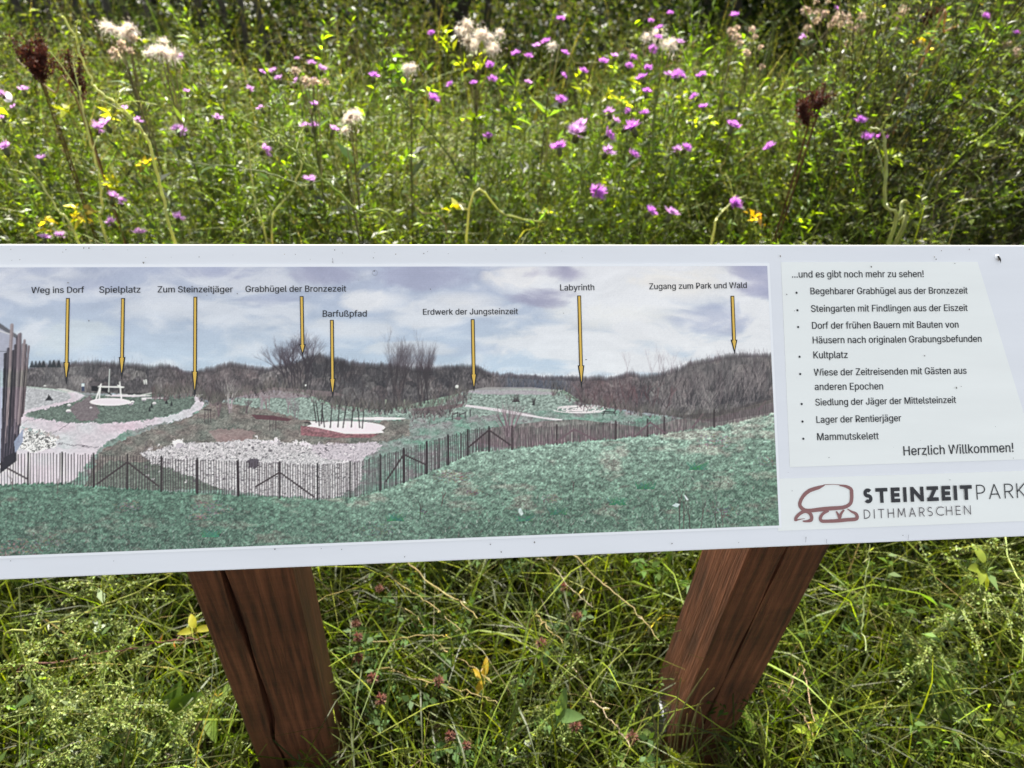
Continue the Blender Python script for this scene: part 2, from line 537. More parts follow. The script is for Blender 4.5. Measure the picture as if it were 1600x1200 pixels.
# tree line
top = interp([(-560, 560), (-300, 552), (-100, 565), (30, 577), (45, 572), (60, 568), (68, 564), (75, 570), (85, 563), (95, 565), (110, 566), (150, 562), (170, 566), (200, 566), (215, 567), (240, 571), (262, 568), (275, 572), (288, 580), (310, 578), (325, 574), (340, 570), (360, 566), (390, 571), (420, 573), (440, 570), (470, 560), (500, 549), (540, 556), (570, 560), (600, 562), (640, 566), (690, 566), (720, 565), (750, 570), (765, 578), (780, 582), (820, 584), (860, 586), (900, 587), (960, 586), (985, 580), (1010, 584), (1040, 576), (1060, 568), (1075, 560), (1100, 556), (1130, 549), (1150, 546), (1203, 546), (1230, 546)])
base = interp([(-560, 612), (40, 602), (100, 610), (160, 613), (240, 616), (300, 613), (330, 628), (420, 608), (470, 612), (520, 632), (600, 640), (640, 636), (690, 630), (720, 612), (760, 607), (830, 607), (880, 612), (900, 626), (1000, 643), (1100, 654), (1203, 628), (1230, 622)])
jag = (vnoise(XX * .22, XX * 0 + .5, 71) - .5) * 7 + (vnoise(XX * .8, XX * 0 + .5, 72) - .5) * 6 + (vnoise(XX * .06, XX * 0, 73) - .5) * 6
jag = jag * .5
top = top + np.interp(XX[0], [-560, 480, 520, 700, 770, 1000, 1060, 1230], [2, 2, 7, 8, 3, 3, 7, 7])
tm = (np.clip((YY - (top[None] + jag)) / 9 + .35, 0, 1))  * np.clip((base[None] + 4 + jag * .5 - YY) / 3, 0, 1)
streak = vnoise(XX * .5, YY * .12, 81) * .6 + vnoise(XX * .2, YY * .14, 82) * .4
dep = np.clip((YY - top[None]) / np.maximum(base - top, 1)[None], 0, 1)
tcol = (np.array([74, 69, 77]) * (1 - dep[..., None]) + np.array([110, 102, 108]) * dep[..., None]) * (.72 + .5 * streak[..., None])
mixin(tm, tcol)
for i in range(900):                                     # rounded bare crowns
    x = pr.uniform(-550, 1215); j = int(x - PX0); f = (i / 900) ** .9
    y = top[j] + 4 + f * max(base[j] - top[j] - 8, 2); r = pr.uniform(5, 15)
    m, bx = polym([(x + r * math.cos(t) * pr.uniform(.8, 1.15), y - r * .3 + r * .8 * math.sin(t)) for t in np.linspace(0, 6.1, 12)])
    y0, y1, x0, x1 = bx
    c = np.array(pr.choice([(134, 122, 130), (112, 102, 110), (72, 66, 74), (118, 102, 108), (88, 82, 88), (64, 60, 68), (146, 136, 142)])) * (.72 + .5 * vnoise(XX[y0:y1, x0:x1] * .6, YY[y0:y1, x0:x1] * .3, 84)[..., None])
    mixin(m * pr.uniform(.25, .6) * tm[y0:y1, x0:x1], c, bx)
for (xa, xb, c, a) in [(42, 155, (160, 150, 158), .34), (240, 420, (122, 100, 108), .25), (770, 905, (88, 92, 114), .6), (880, 1010, (120, 90, 100), .34)]:
    mm = tm * np.clip((XX - xa) / 25, 0, 1) * np.clip((xb - XX) / 25, 0, 1)
    mixin(mm * a * (.5 + 1.0 * streak), c)
mm = tm * np.clip((XX - 1000) / 50, 0, 1) * np.clip(1.15 - dep * 1.3, 0, 1)
mixin(mm * .5 * (.4 + 1.1 * streak), (142, 130, 136))
mm = tm * np.clip((XX - 470) / 40, 0, 1) * np.clip((770 - XX) / 30, 0, 1) * np.clip(1.1 - dep, 0, 1)
mixin(mm * .35, (56, 52, 58))
for i in range(7000):                                    # twigs over the tree line
    x = pr.uniform(-540, 1200); j = int(x - PX0)
    y1 = pr.uniform(top[j] - 2, base[j]); h = pr.uniform(3, 12)
    v = pr.choice([(48, 44, 50), (132, 120, 128), (64, 56, 62), (158, 146, 154), (84, 74, 80)])
    line(x, y1 + h, x + pr.uniform(-4, 4), y1, .8, .4, v, pr.uniform(.2, .55))
for i in range(4200):                                    # fuzzy upper edge
    x = pr.uniform(-540, 1200); j = int(x - PX0)
    line(x, top[j] + 5, x + pr.uniform(-3, 3), top[j] - abs(pr.gauss(0, 4)), .7, .3, (84, 76, 84), pr.uniform(.3, .6))
for x, s in [(50, 1), (56, 1), (62, 1.2), (68, 1), (78, 1.6), (84, 1.8), (92, 1.4)]:    # dark firs
    poly([(x - 4, 574), (x - 1, 566 - 2 * s), (x + 1, 566 - 2 * s), (x + 4, 574)], (44, 48, 54), .8)

# meadow of the picture
gn = fbm(XX * .05, YY * .11, 91, 4); gf = vnoise(XX * .55, YY * .6, 92) * .6 + vnoise(XX * .23, YY * .3, 93) * .4
gb = base[None] + 2
gm = np.clip((YY - gb) / 2, 0, 1)
far = np.array([134, 148, 143]) * (.74 + .5 * gf[..., None]) + np.array([14, -8, 2]) * ((gn[..., None] - .5) * 3)
mixin(gm, far)
yard = [(-20, 640), (35, 603), (80, 607), (110, 612), (118, 626), (35, 648)]
poly(yard, lambda X, Y: np.array([176, 178, 182]) * (.9 + .2 * vnoise(X * .5, Y * .6, 7)[..., None]))
poly([(320, 632), (420, 612), (470, 612), (520, 632), (600, 641), (720, 614), (800, 607), (880, 609), (905, 625), (860, 640), (780, 648), (700, 650), (560, 652), (400, 660), (330, 655)],
     lambda X, Y: np.array([142, 158, 151]) * (.74 + .48 * vnoise(X * .5, Y * .7, 8)[..., None]))
poly([(720, 612), (760, 605), (830, 605), (880, 610), (860, 616), (760, 616)], (176, 166, 176), .7)
poly([(330, 620), (430, 605), (520, 612), (540, 618), (420, 622)], (150, 128, 138), .6)
poly([(160, 700), (240, 668), (310, 645), (330, 625), (420, 640), (470, 655), (560, 660), (640, 655), (640, 680), (560, 700), (300, 720), (130, 760)],
     lambda X, Y: np.array([122, 120, 115]) * (.78 + .42 * vnoise(X * .6, Y * .7, 9)[..., None]) * (.8 + .4 * fbm(X * .08, Y * .14, 29, 3)[..., None]) + np.array([4, -1, 0]) * (vnoise(X * .06, Y * .12, 19)[..., None] - .5) * 3)
poly([(325, 672), (370, 668), (400, 676), (385, 690), (340, 690)], (176, 146, 148), .45)
# garden island between the paths
isl = [(40, 645), (60, 638), (95, 632), (118, 622), (150, 618), (230, 616), (300, 616), (306, 626), (296, 637), (262, 649), (215, 657), (160, 660), (110, 659), (65, 655)]
poly(isl, lambda X, Y: np.array([108, 122, 114]) * (.75 + .45 * vnoise(X * .6, Y * .8, 10)[..., None]))
poly([(108, 636), (140, 618), (155, 640), (150, 658), (120, 655)], (132, 108, 120), .55)
# paths
pathc = lambda X, Y: np.array([203, 198, 205]) * (.93 + .12 * vnoise(X * .3, Y * .5, 12)[..., None]) + np.array([4, -5, -2]) * (vnoise(X * .03, Y * .06, 13)[..., None] - .4) * 2.4
poly([(86, 607), (100, 607), (122, 613), (132, 618), (120, 626), (80, 636), (50, 642), (36, 650), (36, 640), (70, 633), (105, 625), (112, 619), (104, 612)], pathc)
poly([(302, 617), (318, 616), (312, 622), (318, 630), (314, 640), (290, 652), (250, 662), (200, 672), (165, 690), (150, 705), (115, 752), (-30, 760), (-20, 700), (20, 660), (36, 648), (70, 656), (110, 660), (160, 661), (215, 658), (262, 650), (296, 638), (304, 628)], pathc)
line(85, 676, 110, 659, 1, 1, (96, 90, 98)); line(90, 693, 152, 699, 1, 1, (110, 104, 112)); line(34, 660, 60, 652, .8, .8, (140, 132, 142))
poly([(-10, 760), (20, 706), (60, 700), (150, 701), (115, 752)], (214, 208, 216), .55)
# stones by the building
poly([(30, 700), (36, 672), (60, 668), (92, 682), (82, 700), (50, 708)], lambda X, Y: 120 + 120 * (vnoise(X * .5, Y * .6, 14)[..., None] > .42) * np.array([1, .97, 1.0]))
for i in range(14): ell(36 + i * 4 + pr.uniform(-1, 1), 670 + i * .9 + pr.uniform(-2, 2), pr.uniform(2, 4), pr.uniform(2, 3), (188 - pr.randint(0, 40), 172, 172))
# gravel bed
gr = lambda X, Y: np.clip(np.array([206, 203, 207]) * (.78 + .34 * vnoise(X * .9, Y * 1.1, 15)[..., None]) - 95 * np.clip((.32 - vnoise(X * .55 + 7, Y * .8, 16)[..., None]) * 5, 0, 1), 50, 240)
poly([(216, 708), (250, 700), (285, 692), (330, 690), (400, 686), (440, 690), (480, 694), (530, 694), (580, 690), (600, 695), (570, 715), (560, 760), (520, 778), (420, 775), (330, 760), (280, 738), (240, 724)], gr, .95)
poly([(480, 694), (575, 690), (600, 695), (560, 722), (500, 715)], (196, 184, 196), .45)
poly([(170, 720), (240, 722), (300, 745), (350, 765), (200, 765), (130, 756)], lambda X, Y: np.array([112, 120, 112]) * (.7 + .5 * vnoise(X * .6, Y * .7, 17)[..., None]), .9)
for i in range(420):
    x = pr.uniform(225, 560); y = 692 + pr.uniform(0, 1) ** 1.5 * 60
    ell(x, y, pr.uniform(.6, 2.6), pr.uniform(.5, 1.5), pr.choice([(225, 220, 225), (236, 232, 236), (130, 122, 130), (86, 82, 88)]), .75)
ell(278, 692, 9, 6.5, (232, 228, 232)); ell(280, 696, 7, 3, (168, 162, 172), .6)
for x, y, r in [(400, 683, 2), (412, 690, 3), (424, 690, 4), (432, 687, 4), (462, 690, 4), (473, 692, 4.5), (480, 694, 4), (300, 700, 2), (395, 724, 10)]:
    ell(x, y, r, r * .8, (218, 212, 218) if r < 8 else (92, 86, 94))
# worn, uneven edges of the paths and beds
wj = (fbm(XX * .16, YY * .2, 301, 3) - .5) * 9 + (vnoise(XX * .6, YY * .6, 303) - .5) * 3; vj = (fbm(XX * .14 + 70, YY * .2, 311, 3) - .5) * 6 + (vnoise(XX * .6, YY * .6 + 9, 313) - .5) * 2.5
far_ = np.clip((YY - 612) / 40, .25, 1)
IMG[:] = np.where((YY > base[None] + 3)[..., None], IMG[np.clip(YY - PY0 + vj * far_, 0, PH - 1).astype(int), np.clip(XX - PX0 + wj * far_, 0, PW - 1).astype(int)], IMG)
# playground: sand, frame, hut, slide, boulders
ell(172, 628, 32, 6, (222, 216, 222)); ell(200, 618, 36, 2, (206, 200, 206)); ell(240, 622, 20, 1.2, (205, 200, 206))
poly([(139, 600), (155, 597.5), (176, 601), (172, 604), (141, 603)], (96, 86, 94)); poly([(143, 603), (170, 604), (168, 612), (143, 611)], (36, 34, 40))
line(171, 577, 170, 612, 1.4, 1.6, (186, 182, 190))
for s in [(158, 600, 150, 624), (157, 602, 155, 624), (187, 597, 190, 625), (184, 602, 190, 605)]: line(*s, 2, 2.4, (226, 220, 224))
line(154, 604, 193, 605, 2.2, 2.2, (226, 220, 224)); line(160, 609, 174, 617, 2, 2, (40, 38, 44)); line(207, 620, 242, 613, 1.6, 1.2, (200, 194, 200))
poly([(127.5, 599), (132, 599), (132, 611), (127.5, 611)], (64, 72, 104)); poly([(127.5, 599), (132, 599), (132, 604), (127.5, 604)], (206, 210, 224))
for x, y, r in [(107, 642, 4), (108, 633, 3), (142, 637, 2), (204, 630, 4.5), (207, 628, 3), (225, 624, 3.6), (241, 630, 3), (70, 603, 2)]: ell(x, y, r, r * .65, (226, 222, 224)); ell(x, y + r * .4, r * .8, r * .3, (120, 114, 124), .7)
for x, y, h in [(234, 643, 9), (237, 637, 8), (260, 631, 9), (268, 634, 8), (76, 624, 9)]: poly([(x - 2.4, y), (x, y - h), (x + 2.4, y)], (44, 48, 50))
poly([(70, 626), (77, 617), (84, 626)], (40, 42, 46), .8)
for x in (225, 228): line(x, 592 + pr.uniform(0, 3), x + 1, 600, 2.2, 1.6, (222, 218, 222))
for x, y in [(300, 612), (210, 614), (198, 614)]: poly([(x, y), (x + 12, y), (x + 10, y + 3), (x + 2, y + 3)], (58, 56, 60), .7)
# little tree guards
for x, y in [(320, 640), (422, 653), (477, 660)]:
    for k in (0, 5, 9): line(x + k, y, x + k + pr.uniform(-.6, .6), y + 20, 1, 1, (72, 62, 66))
    line(x - 1, y, x + 10, y + .6, 1.6, 1.6, (60, 52, 56))
for x, y, c, L in [(340, 650, (110, 92, 98), 26), (383, 645, (96, 84, 88), 13), (360, 645, (150, 138, 144), 30), (362, 638, (176, 166, 172), 24), (408, 640, (150, 140, 146), 13), (462, 655, (120, 110, 116), 20), (452, 645, (140, 128, 134), 16), (418, 640, (132, 112, 118), 14), (258, 626, (104, 84, 90), 15), (240, 622, (98, 80, 86), 12), (270, 618, (108, 90, 96), 10), (330, 628, (98, 82, 88), 11)]:
    for k in range(4): tree(x + pr.uniform(-3, 3), y, math.pi / 2 + pr.uniform(-.3, .3), L * pr.uniform(.7, 1), 1.3, 3, c, .5, .75)
poly([(392, 648), (425, 649), (458, 655), (450, 658), (400, 655)], (96, 66, 72), .85)
# sand with leaning poles
ell(540, 668, 62, 10, (228, 220, 226)); poly([(484, 658), (590, 665), (600, 676), (560, 680), (490, 668)], (230, 222, 228)); ell(592, 654, 42, 2.3, (222, 218, 222))
poly([(470, 665), (495, 668), (540, 678), (592, 678), (580, 684), (520, 684), (470, 680)], lambda X, Y: np.array([140, 98, 104]) * (.8 + .4 * vnoise(X * .5, Y * .6, 18)[..., None]), .85)
for x0, x1, y0, y1 in [(490, 494, 629, 660), (494, 499, 630, 665), (504, 502, 630, 662), (503, 507, 640, 667), (519, 516, 632, 668), (530, 528, 634, 667), (541, 536, 634, 668), (552, 549, 634, 667), (559, 562, 636, 668), (569, 566, 638, 669)]:
    line(x0, y0, x1, y1, 1.7, 2, (58, 48, 52))
# benches, stakes, labyrinth
for x, y in [(667, 642), (943, 643)]:
    line(x, y, x + 18, y + .5, 1.8, 1.8, (52, 48, 52)); line(x + 2, y, x - 1, y + 6, 1.3, 1.3, (52, 48, 52)); line(x + 15, y, x + 19, y + 6, 1.3, 1.3, (52, 48, 52)); line(x - 3, y + 3, x + 21, y + 3, 1.2, 1.2, (64, 58, 62))
for a_ in [(707, 646, 707, 656), (715, 644, 715, 653), (718, 646, 718, 656), (727, 644, 727, 653), (735, 641, 735, 650)]: line(*a_, 1.7, 1.7, (62, 56, 60))
line(707, 647, 716, 645, 1.4, 1.4, (70, 62, 66)); line(718, 648, 727, 645, 1.4, 1.4, (70, 62, 66)); poly([(708, 654), (716, 651), (724, 653), (716, 657)], (120, 112, 116))
for x in (603, 632): line(x, 625, x, 644, 2, 2, (176, 182, 170), .8)
line(592, 634, 592, 642, 2, 2, (60, 56, 60)); ell(592, 634, 1.6, 1.2, (225, 225, 225)); ell(714, 604, 2.6, 2.6, (226, 224, 226)); ell(477, 602, 2, 1.6, (230, 228, 230))
poly([(728, 632), (745, 634), (790, 640), (850, 652), (880, 655), (875, 658), (800, 647), (760, 640), (725, 635)], (214, 210, 214), .9)
for r in range(6):
    t = np.linspace(0, 2 * np.pi, 60); rx, ry = 44 - r * 7, 5.6 - r * .95
    for k in range(59): 
        if (k // 7 + r) % 4: line(908 + rx * math.cos(t[k]), 639.5 + ry * math.sin(t[k]), 908 + rx * math.cos(t[k + 1]), 639.5 + ry * math.sin(t[k + 1]), 1.1, 1.1, (226, 220, 222), .9)
poly([(640, 640), (690, 634), (726, 630), (722, 636), (690, 641), (650, 642)], (112, 82, 88), .6)
# single trees
for k in range(9):
    xx = 448 + k * 4.5; tree(xx, 606, math.pi / 2 - (xx - 468) * .011 + pr.uniform(-.1, .1), 34 * pr.uniform(.85, 1.05), 2.6, 5, (62, 54, 62), .62, .6, .76, 3)
for x in (424, 432, 440): tree(x + 24, 590, math.pi * .5 + .75 + pr.uniform(-.1, .1), 26, 2, 4, (70, 62, 70), .5, .6, .76, 3)
for x in range(502, 545, 7): tree(x, 606, math.pi / 2 + pr.uniform(-.3, .1), 24, 1.8, 4, (58, 52, 58), .5, .5, .72, 3)
for x, y, L in [(622, 634, 40), (616, 634, 34), (627, 634, 34), (663, 630, 36), (656, 632, 30), (669, 630, 32)]:
    for k in range(3): tree(x, y, math.pi / 2 + pr.uniform(-.14, .14), L, 2.0, 5, (66, 58, 64), .34, .55, .8, 3)
for i in range(26): tree(pr.uniform(520, 720), pr.uniform(620, 640), math.pi / 2 + pr.uniform(-.5, .5), pr.uniform(9, 20), 1.4, 3, pr.choice([(74, 64, 70), (100, 86, 92)]), .55, .6)
for x in (1030, 1036, 1048, 1018, 980, 1126): tree(x, 600, math.pi / 2, 26, 1, 3, (120, 104, 112), .4, .55)
for i in range(330):
    x = pr.uniform(1030, 1205); j = int(x - PX0)
    tree(x, base[j] - pr.uniform(0, 50), math.pi / 2 + pr.uniform(-.6, .35), pr.uniform(9, 18), 1.0, 3, pr.choice([(54, 48, 54), (96, 84, 92), (134, 120, 128), (150, 136, 144)]), .45, .5)
for i in range(120):
    x = pr.uniform(1010, 1205); j = int(x - PX0); line(x, top[j] + 8, x + pr.uniform(-7, 2), top[j] - pr.uniform(2, 10), .8, .4, (92, 82, 90), .6)
for i in range(60):
    x = pr.uniform(900, 1050); tree(x, 640 + pr.uniform(-22, 4), math.pi / 2 + pr.uniform(-.8, .8), pr.uniform(7, 15), 1.2, 3, pr.choice([(92, 66, 74), (120, 92, 100), (74, 60, 68)]), .6, .6)
for i in range(900):                                     # scrub that breaks the lower edge of the trees
    x = pr.choice([pr.uniform(520, 735), pr.uniform(560, 730), pr.uniform(862, 1150), pr.uniform(240, 350), pr.uniform(330, 560)]); j = int(x - PX0)
    y = base[j] + pr.uniform(-5, 9) + (pr.uniform(0, 22) if 640 < x < 735 else 0); c = pr.choice([(88, 78, 80), (116, 106, 108), (66, 60, 64), (132, 120, 122), (98, 94, 92)])
    for k in range(5): line(x, y, x + pr.uniform(-7, 7), y - pr.uniform(5, 18), .9, .4, c, .55)
# mauve scrub band behind the fence, dark hedge at the right
poly([(740, 690), (770, 668), (800, 664), (850, 658), (900, 655), (960, 662), (1010, 668), (1060, 655), (1120, 650), (1203, 625), (1230, 618), (1230, 646), (1100, 672), (1000, 684), (900, 692), (800, 702)],
     lambda X, Y: np.array([126, 116, 116]) * (.66 + .62 * vnoise(X * .7, Y * .16, 23)[..., None]), .72)
poly([(1040, 650), (1120, 645), (1203, 622), (1230, 616), (1230, 640), (1120, 660)], (84, 74, 78), .45)
for i in range(500):
    x = pr.uniform(742, 1080); y = 700 - (x - 742) * .055; h = pr.uniform(8, 30); line(x, y, x + pr.uniform(-3, 3), y - h, .8, .4, pr.choice([(146, 118, 132), (86, 70, 78), (160, 136, 148)]), .5)
for k in range(26): 
    aa = math.pi / 2 + pr.uniform(-.55, .55); tree(795 + pr.uniform(-4, 4), 682, aa, 34, 1.3, 1, pr.choice([(112, 98, 104), (150, 136, 142)]), .25, .8)
for i in range(40): line(806 + pr.uniform(-6, 6), 628, 806 + pr.uniform(-9, 9), 622 - pr.uniform(-4, 8), 1, .6, (66, 60, 62), .6)
for i in range(20): line(834 + pr.uniform(-2, 2), 633, 834 + pr.uniform(-4, 4), 622 + pr.uniform(-2, 5), 1, .6, (62, 60, 60), .6)
# near slope
slope = interp([(-560, 772), (0, 757), (60, 754), (110, 755), (150, 759), (260, 766), (400, 774), (500, 779), (560, 774), (610, 760), (660, 741), (700, 724), (740, 705), (800, 700), (900, 689), (1000, 681), (1100, 668), (1160, 656), (1203, 646), (1230, 640)])
sm = np.clip((YY - slope[None] + (vnoise(XX * .4, XX * 0, 41) - .5) * 5) / 2, 0, 1)
nf = vnoise(XX * .75 + YY * .2, YY * .8, 42) * .55 + vnoise(XX * .32, YY * .4, 43) * .45
nb = fbm(XX * .022, YY * .05, 44, 4)
pale = np.clip((XX - 420) / 350, 0, 1) * np.clip(1 - (YY - slope[None]) / 110, 0, 1)
gl = np.clip((XX - 300) / 800, 0, 1)[..., None]
gc = (np.array([92, 120, 106]) * (1 - gl) + np.array([112, 142, 125]) * gl) * (1 - pale[..., None]) + np.array([138, 161, 149]) * pale[..., None]
nm = fbm(XX * .12, YY * .2, 45, 3)[..., None]
gc = gc * (.72 + .52 * nf[..., None]) * (.70 + .60 * nm) + (np.array([34, 10, 14]) * np.clip((nb[..., None] - .60) * 5, 0, .7)) + 4
dk2 = np.clip((YY - slope[None]) / 120, 0, 1)[..., None]
gc = gc * (1 - .14 * dk2)
mixin(sm, gc)
for i in range(20000):                                     # blades and straw on the slope
    x = pr.uniform(-540, 1200); j = int(x - PX0); y = pr.uniform(slope[j], 872)
    k = pr.random(); h = pr.uniform(1.2, 3.4) * (.5 + (y - slope[j]) / 70)
    c = (46, 70, 58) if k < .40 else ((166, 192, 180) if k < .78 else ((196, 200, 198) if k < .86 else (128, 104, 106)))
    line(x, y, x + pr.uniform(-1.2, 1.2) * h, y - h, .55 + h * .08, .4, c, pr.uniform(.2, .6))
for x, y, r, c in [(330, 700 + 95, 34, (150, 122, 126)), (310, 808, 16, (152, 122, 126)), (700, 745, 26, (120, 100, 98)), (740, 770, 14, (116, 92, 92)), (1115, 690, 30, (140, 122, 126)), (30, 858, 40, (168, 124, 120)), (70, 846, 40, (108, 104, 96)), (1130, 800, 30, (96, 86, 88)), (860, 780, 16, (118, 100, 100)), (200, 790, 22, (132, 118, 116)), (720, 745, 20, (118, 92, 92)), (590, 830, 30, (92, 96, 90)), (660, 800, 10, (70, 72, 68)), (1200, 720, 22, (116, 104, 106))]:
    for i in range(int(r * 4)):
        t, q = pr.uniform(0, 6.28), r * pr.random() ** .7
        line(x + q * math.cos(t), y + .4 * q * math.sin(t), x + q * math.cos(t) + pr.uniform(-6, 6), y + .4 * q * math.sin(t) - pr.uniform(-1, 4), .9, .5, tuple(v + pr.randint(-30, 30) for v in c), .5)
for x, y, c in [(1008, 760, (54, 110, 84)), (965, 785, (60, 112, 88)), (1090, 730, (62, 116, 88)), (820, 810, (66, 112, 92)), (618, 810, (60, 112, 90)), (330, 835, (66, 124, 98)), (870, 800, (60, 100, 80))]:
    for i in range(70): line(x + pr.uniform(-14, 14), y + 4, x + pr.uniform(-18, 18), y - pr.uniform(2, 9), 1, .5, tuple(v + pr.randint(-16, 26) for v in c), .6)
for x, y, h, c in [(656, 810, 22, (60, 52, 50)), (690, 790, 18, (92, 70, 70)), (1062, 826, 60, (78, 64, 62)), (1068, 826, 52, (86, 72, 70)), (1078, 828, 40, (70, 60, 58)), (1095, 826, 46, (86, 76, 74)), (1130, 822, 44, (92, 82, 84)), (1120, 825, 36, (72, 64, 62)), (895, 770, 14, (78, 62, 62)), (90, 770, 18, (92, 86, 84)), (20, 765, 20, (100, 92, 90))]:
    tree(x, y, math.pi / 2 + pr.uniform(-.2, .2), h * .6, 1.4, 3, c, .4, .8)
poly([(810, 795), (814, 794), (818, 803), (814, 806), (810, 800)], (190, 206, 204), .8); poly([(1050, 790), (1056, 786), (1063, 788), (1058, 793)], (186, 202, 202), .8); poly([(1068, 773), (1071, 774), (1076, 781), (1073, 782)], (192, 206, 206), .8)
# picket fence of the picture
ftop = interp([(-560, 716), (0, 710), (100, 709), (150, 711), (210, 713), (300, 718), (380, 722), (440, 724), (500, 727), (545, 724), (580, 716), (630, 703), (700, 682), (745, 670), (790, 668), (840, 668), (900, 664), (1000, 658), (1060, 652), (1110, 645), (1203, 622), (1230, 614)])
x = -555.0
while x < 1200:
    j = int(x - PX0); a = 1 if x < 760 else (.55 if x < 1000 else .35)
    line(x + pr.uniform(-.5, .5), ftop[j] + pr.uniform(-1.5, 1.5), x + pr.uniform(-.8, .8), slope[j] + 1, 1.35, 1.35, (66, 56, 60), a * .92)
    x += pr.uniform(-.7, .7) + 4.5 - 1.9 * min(max(x - 150, 0), 600) / 600
for x in list(range(-520, 0, 54)) + [44, 97, 146, 199, 252, 308, 372, 437, 496, 547, 594, 631, 667, 700, 731, 764, 800, 870, 962, 1012, 1038, 1116]:
    j = int(x - PX0); line(x, ftop[j] - 2, x, slope[j] + 2, 3.0, 3.2, (58, 48, 50), 1 if x < 780 else .7)
for xa, ya, xb, yb in [(-10, 720, 42, 748), (199, 722, 152, 756), (199, 722, 248, 760), (437, 738, 400, 760), (437, 738, 490, 776), (631, 710, 603, 752), (631, 710, 667, 727), (764, 672, 733, 698), (764, 672, 797, 695), (897, 671, 868, 691), (897, 671, 930, 687), (1016, 660, 992, 682), (1016, 660, 1040, 677), (1098, 647, 1082, 668), (1196, 627, 1186, 640)]:
    line(xa, ya, xb, yb, 2.6, 2.6, (66, 56, 58) if xa < 780 else (108, 92, 98), .95)
# building at the left with its row of poles
poly([(-560, 420), (-200, 445), (0, 507), (27, 527), (24, 700), (-40, 760), (-560, 800)], lambda X, Y: np.array([168, 172, 190]) * (.97 + .06 * vnoise(X * .2, Y * .3, 51)[..., None]))
poly([(-560, 408), (-200, 438), (0, 505), (28, 524), (27, 530), (0, 513), (-200, 448), (-560, 424)], (92, 94, 102)); line(-200, 452, 15, 522, 2, 2, (206, 208, 214))
line(-560, 548, 12, 549, 1, 1, (86, 88, 98)); poly([(6, 552), (26, 545), (26, 720), (0, 740)], (44, 42, 50))
for i in range(14): 
    x = -555 + i * 40 + pr.uniform(-6, 6); y = 440 + i * 5
    line(x, y, x - 6, 770 - i, 7, 9, pr.choice([(120, 110, 116), (92, 84, 92), (140, 128, 132)]))
for xt, yt, xb, yb, w, c in [(32, 522, 28, 690, 4, (80, 70, 78)), (27, 528, 21, 690, 4, (68, 60, 68)), (36, 538, 31, 664, 3.4, (112, 100, 104)), (45, 541, 36, 645, 3.2, (116, 104, 108)), (41, 539, 34, 650, 3.2, (72, 62, 66)), (38.5, 532, 29, 662, 4, (140, 128, 132)), (30, 523, 24, 676, 4.6, (128, 116, 124)), (24, 540, 17, 700, 4, (56, 50, 58)), (18.8, 508, 8, 690, 5.4, (150, 138, 142)), (13, 545, 4, 720, 4, (60, 56, 66))]:
    line(xt, yt, xb, yb, w, w * 1.1, c); line(xt + w * .25, yt + 1, xb + w * .25, yb, .9, .9, (60, 54, 60), .6); line(xt - w * .25, yt + 4, xb - w * .25, yb, .7, .7, (176, 166, 170), .5)
for i in range(12): line(4 + i * 2.4, 660 + pr.uniform(-8, 8), 2 + i * 2.1, 716 - i, 1.6, 1.4, (48, 46, 58) if i % 2 else (92, 86, 98), .8)
poly([(22, 690), (36, 670), (36, 690), (24, 708)], (146, 156, 178), .9)
IMG[:] = IMG * (1 + (tm * .9)[..., None] * np.array([-.05, .01, -.05]))
# the print is sharpened
def blur(A, r):
    for ax in (0, 1):
        acc = 0
        for s in range(-r, r + 1): acc = acc + np.roll(A, s, ax)
        A = acc / (2 * r + 1)
    return A


BL = blur(blur(IMG, 2), 2); fgm = np.clip((YY - top[None] + 6) / 6, 0, 1)[..., None]
IMG[:] = IMG + (IMG - BL) * (.55 + .5 * sm[..., None]) * fgm
IMG[:] = (IMG - 128) * (1.0 + .10 * fgm) + 128
# print grain
IMG += (np.random.default_rng(3).normal(size=(PH, PW, 1)) * 3.0 + (((YY.astype(int) % 3) == 0) * -2.5)[..., None]).astype(np.float32)
IMG[:] = np.clip(IMG, 8, 245)
IMG = (lin(IMG) / lin((214, 220, 231)) * .86).astype(np.float32)

pu0, pu1 = uL + .02, uv(1208, 617)[0] - .0005
pv0, pv1 = uv(800, 837.2)[1], uv(600, 417)[1]
nu, nv = 1500, 440
UU, VV = np.meshgrid(np.linspace(pu0, pu1, nu), np.linspace(pv0, pv1, nv))
W3 = onboard(np.stack([UU, VV], -1), .0010)
sx, sy = to_px(W3)
fx = np.clip(sx - PX0, 0, PW - 1.001); fy = np.clip(sy - PY0, 0, PH - 1.001)
ix, iy = fx.astype(int), fy.astype(int); ax, ay = (fx - ix)[..., None], (fy - iy)[..., None]
CC = (IMG[iy, ix] * (1 - ax) + IMG[iy, ix + 1] * ax) * (1 - ay) + (IMG[iy + 1, ix] * (1 - ax) + IMG[iy + 1, ix + 1] * ax) * ay
g = Geo()
ii = (np.arange(nv - 1)[:, None] * nu + np.arange(nu - 1)[None]).ravel()
g.add(W3.reshape(-1, 3), np.stack([ii, ii + 1, ii + nu + 1, ii + nu], -1), CC.reshape(-1, 3))
panorama = g.build("panorama_print", M_PRINT, sign)
bw = .0032
slab("white_border", [(pu0 - .01, pv0 - .0028), (pu1 + bw, pv0 - .0028), (pu1 + bw, pv1 + bw), (pu0 - .01, pv1 + bw)], .0001, .0007, M_EDGE, sign)

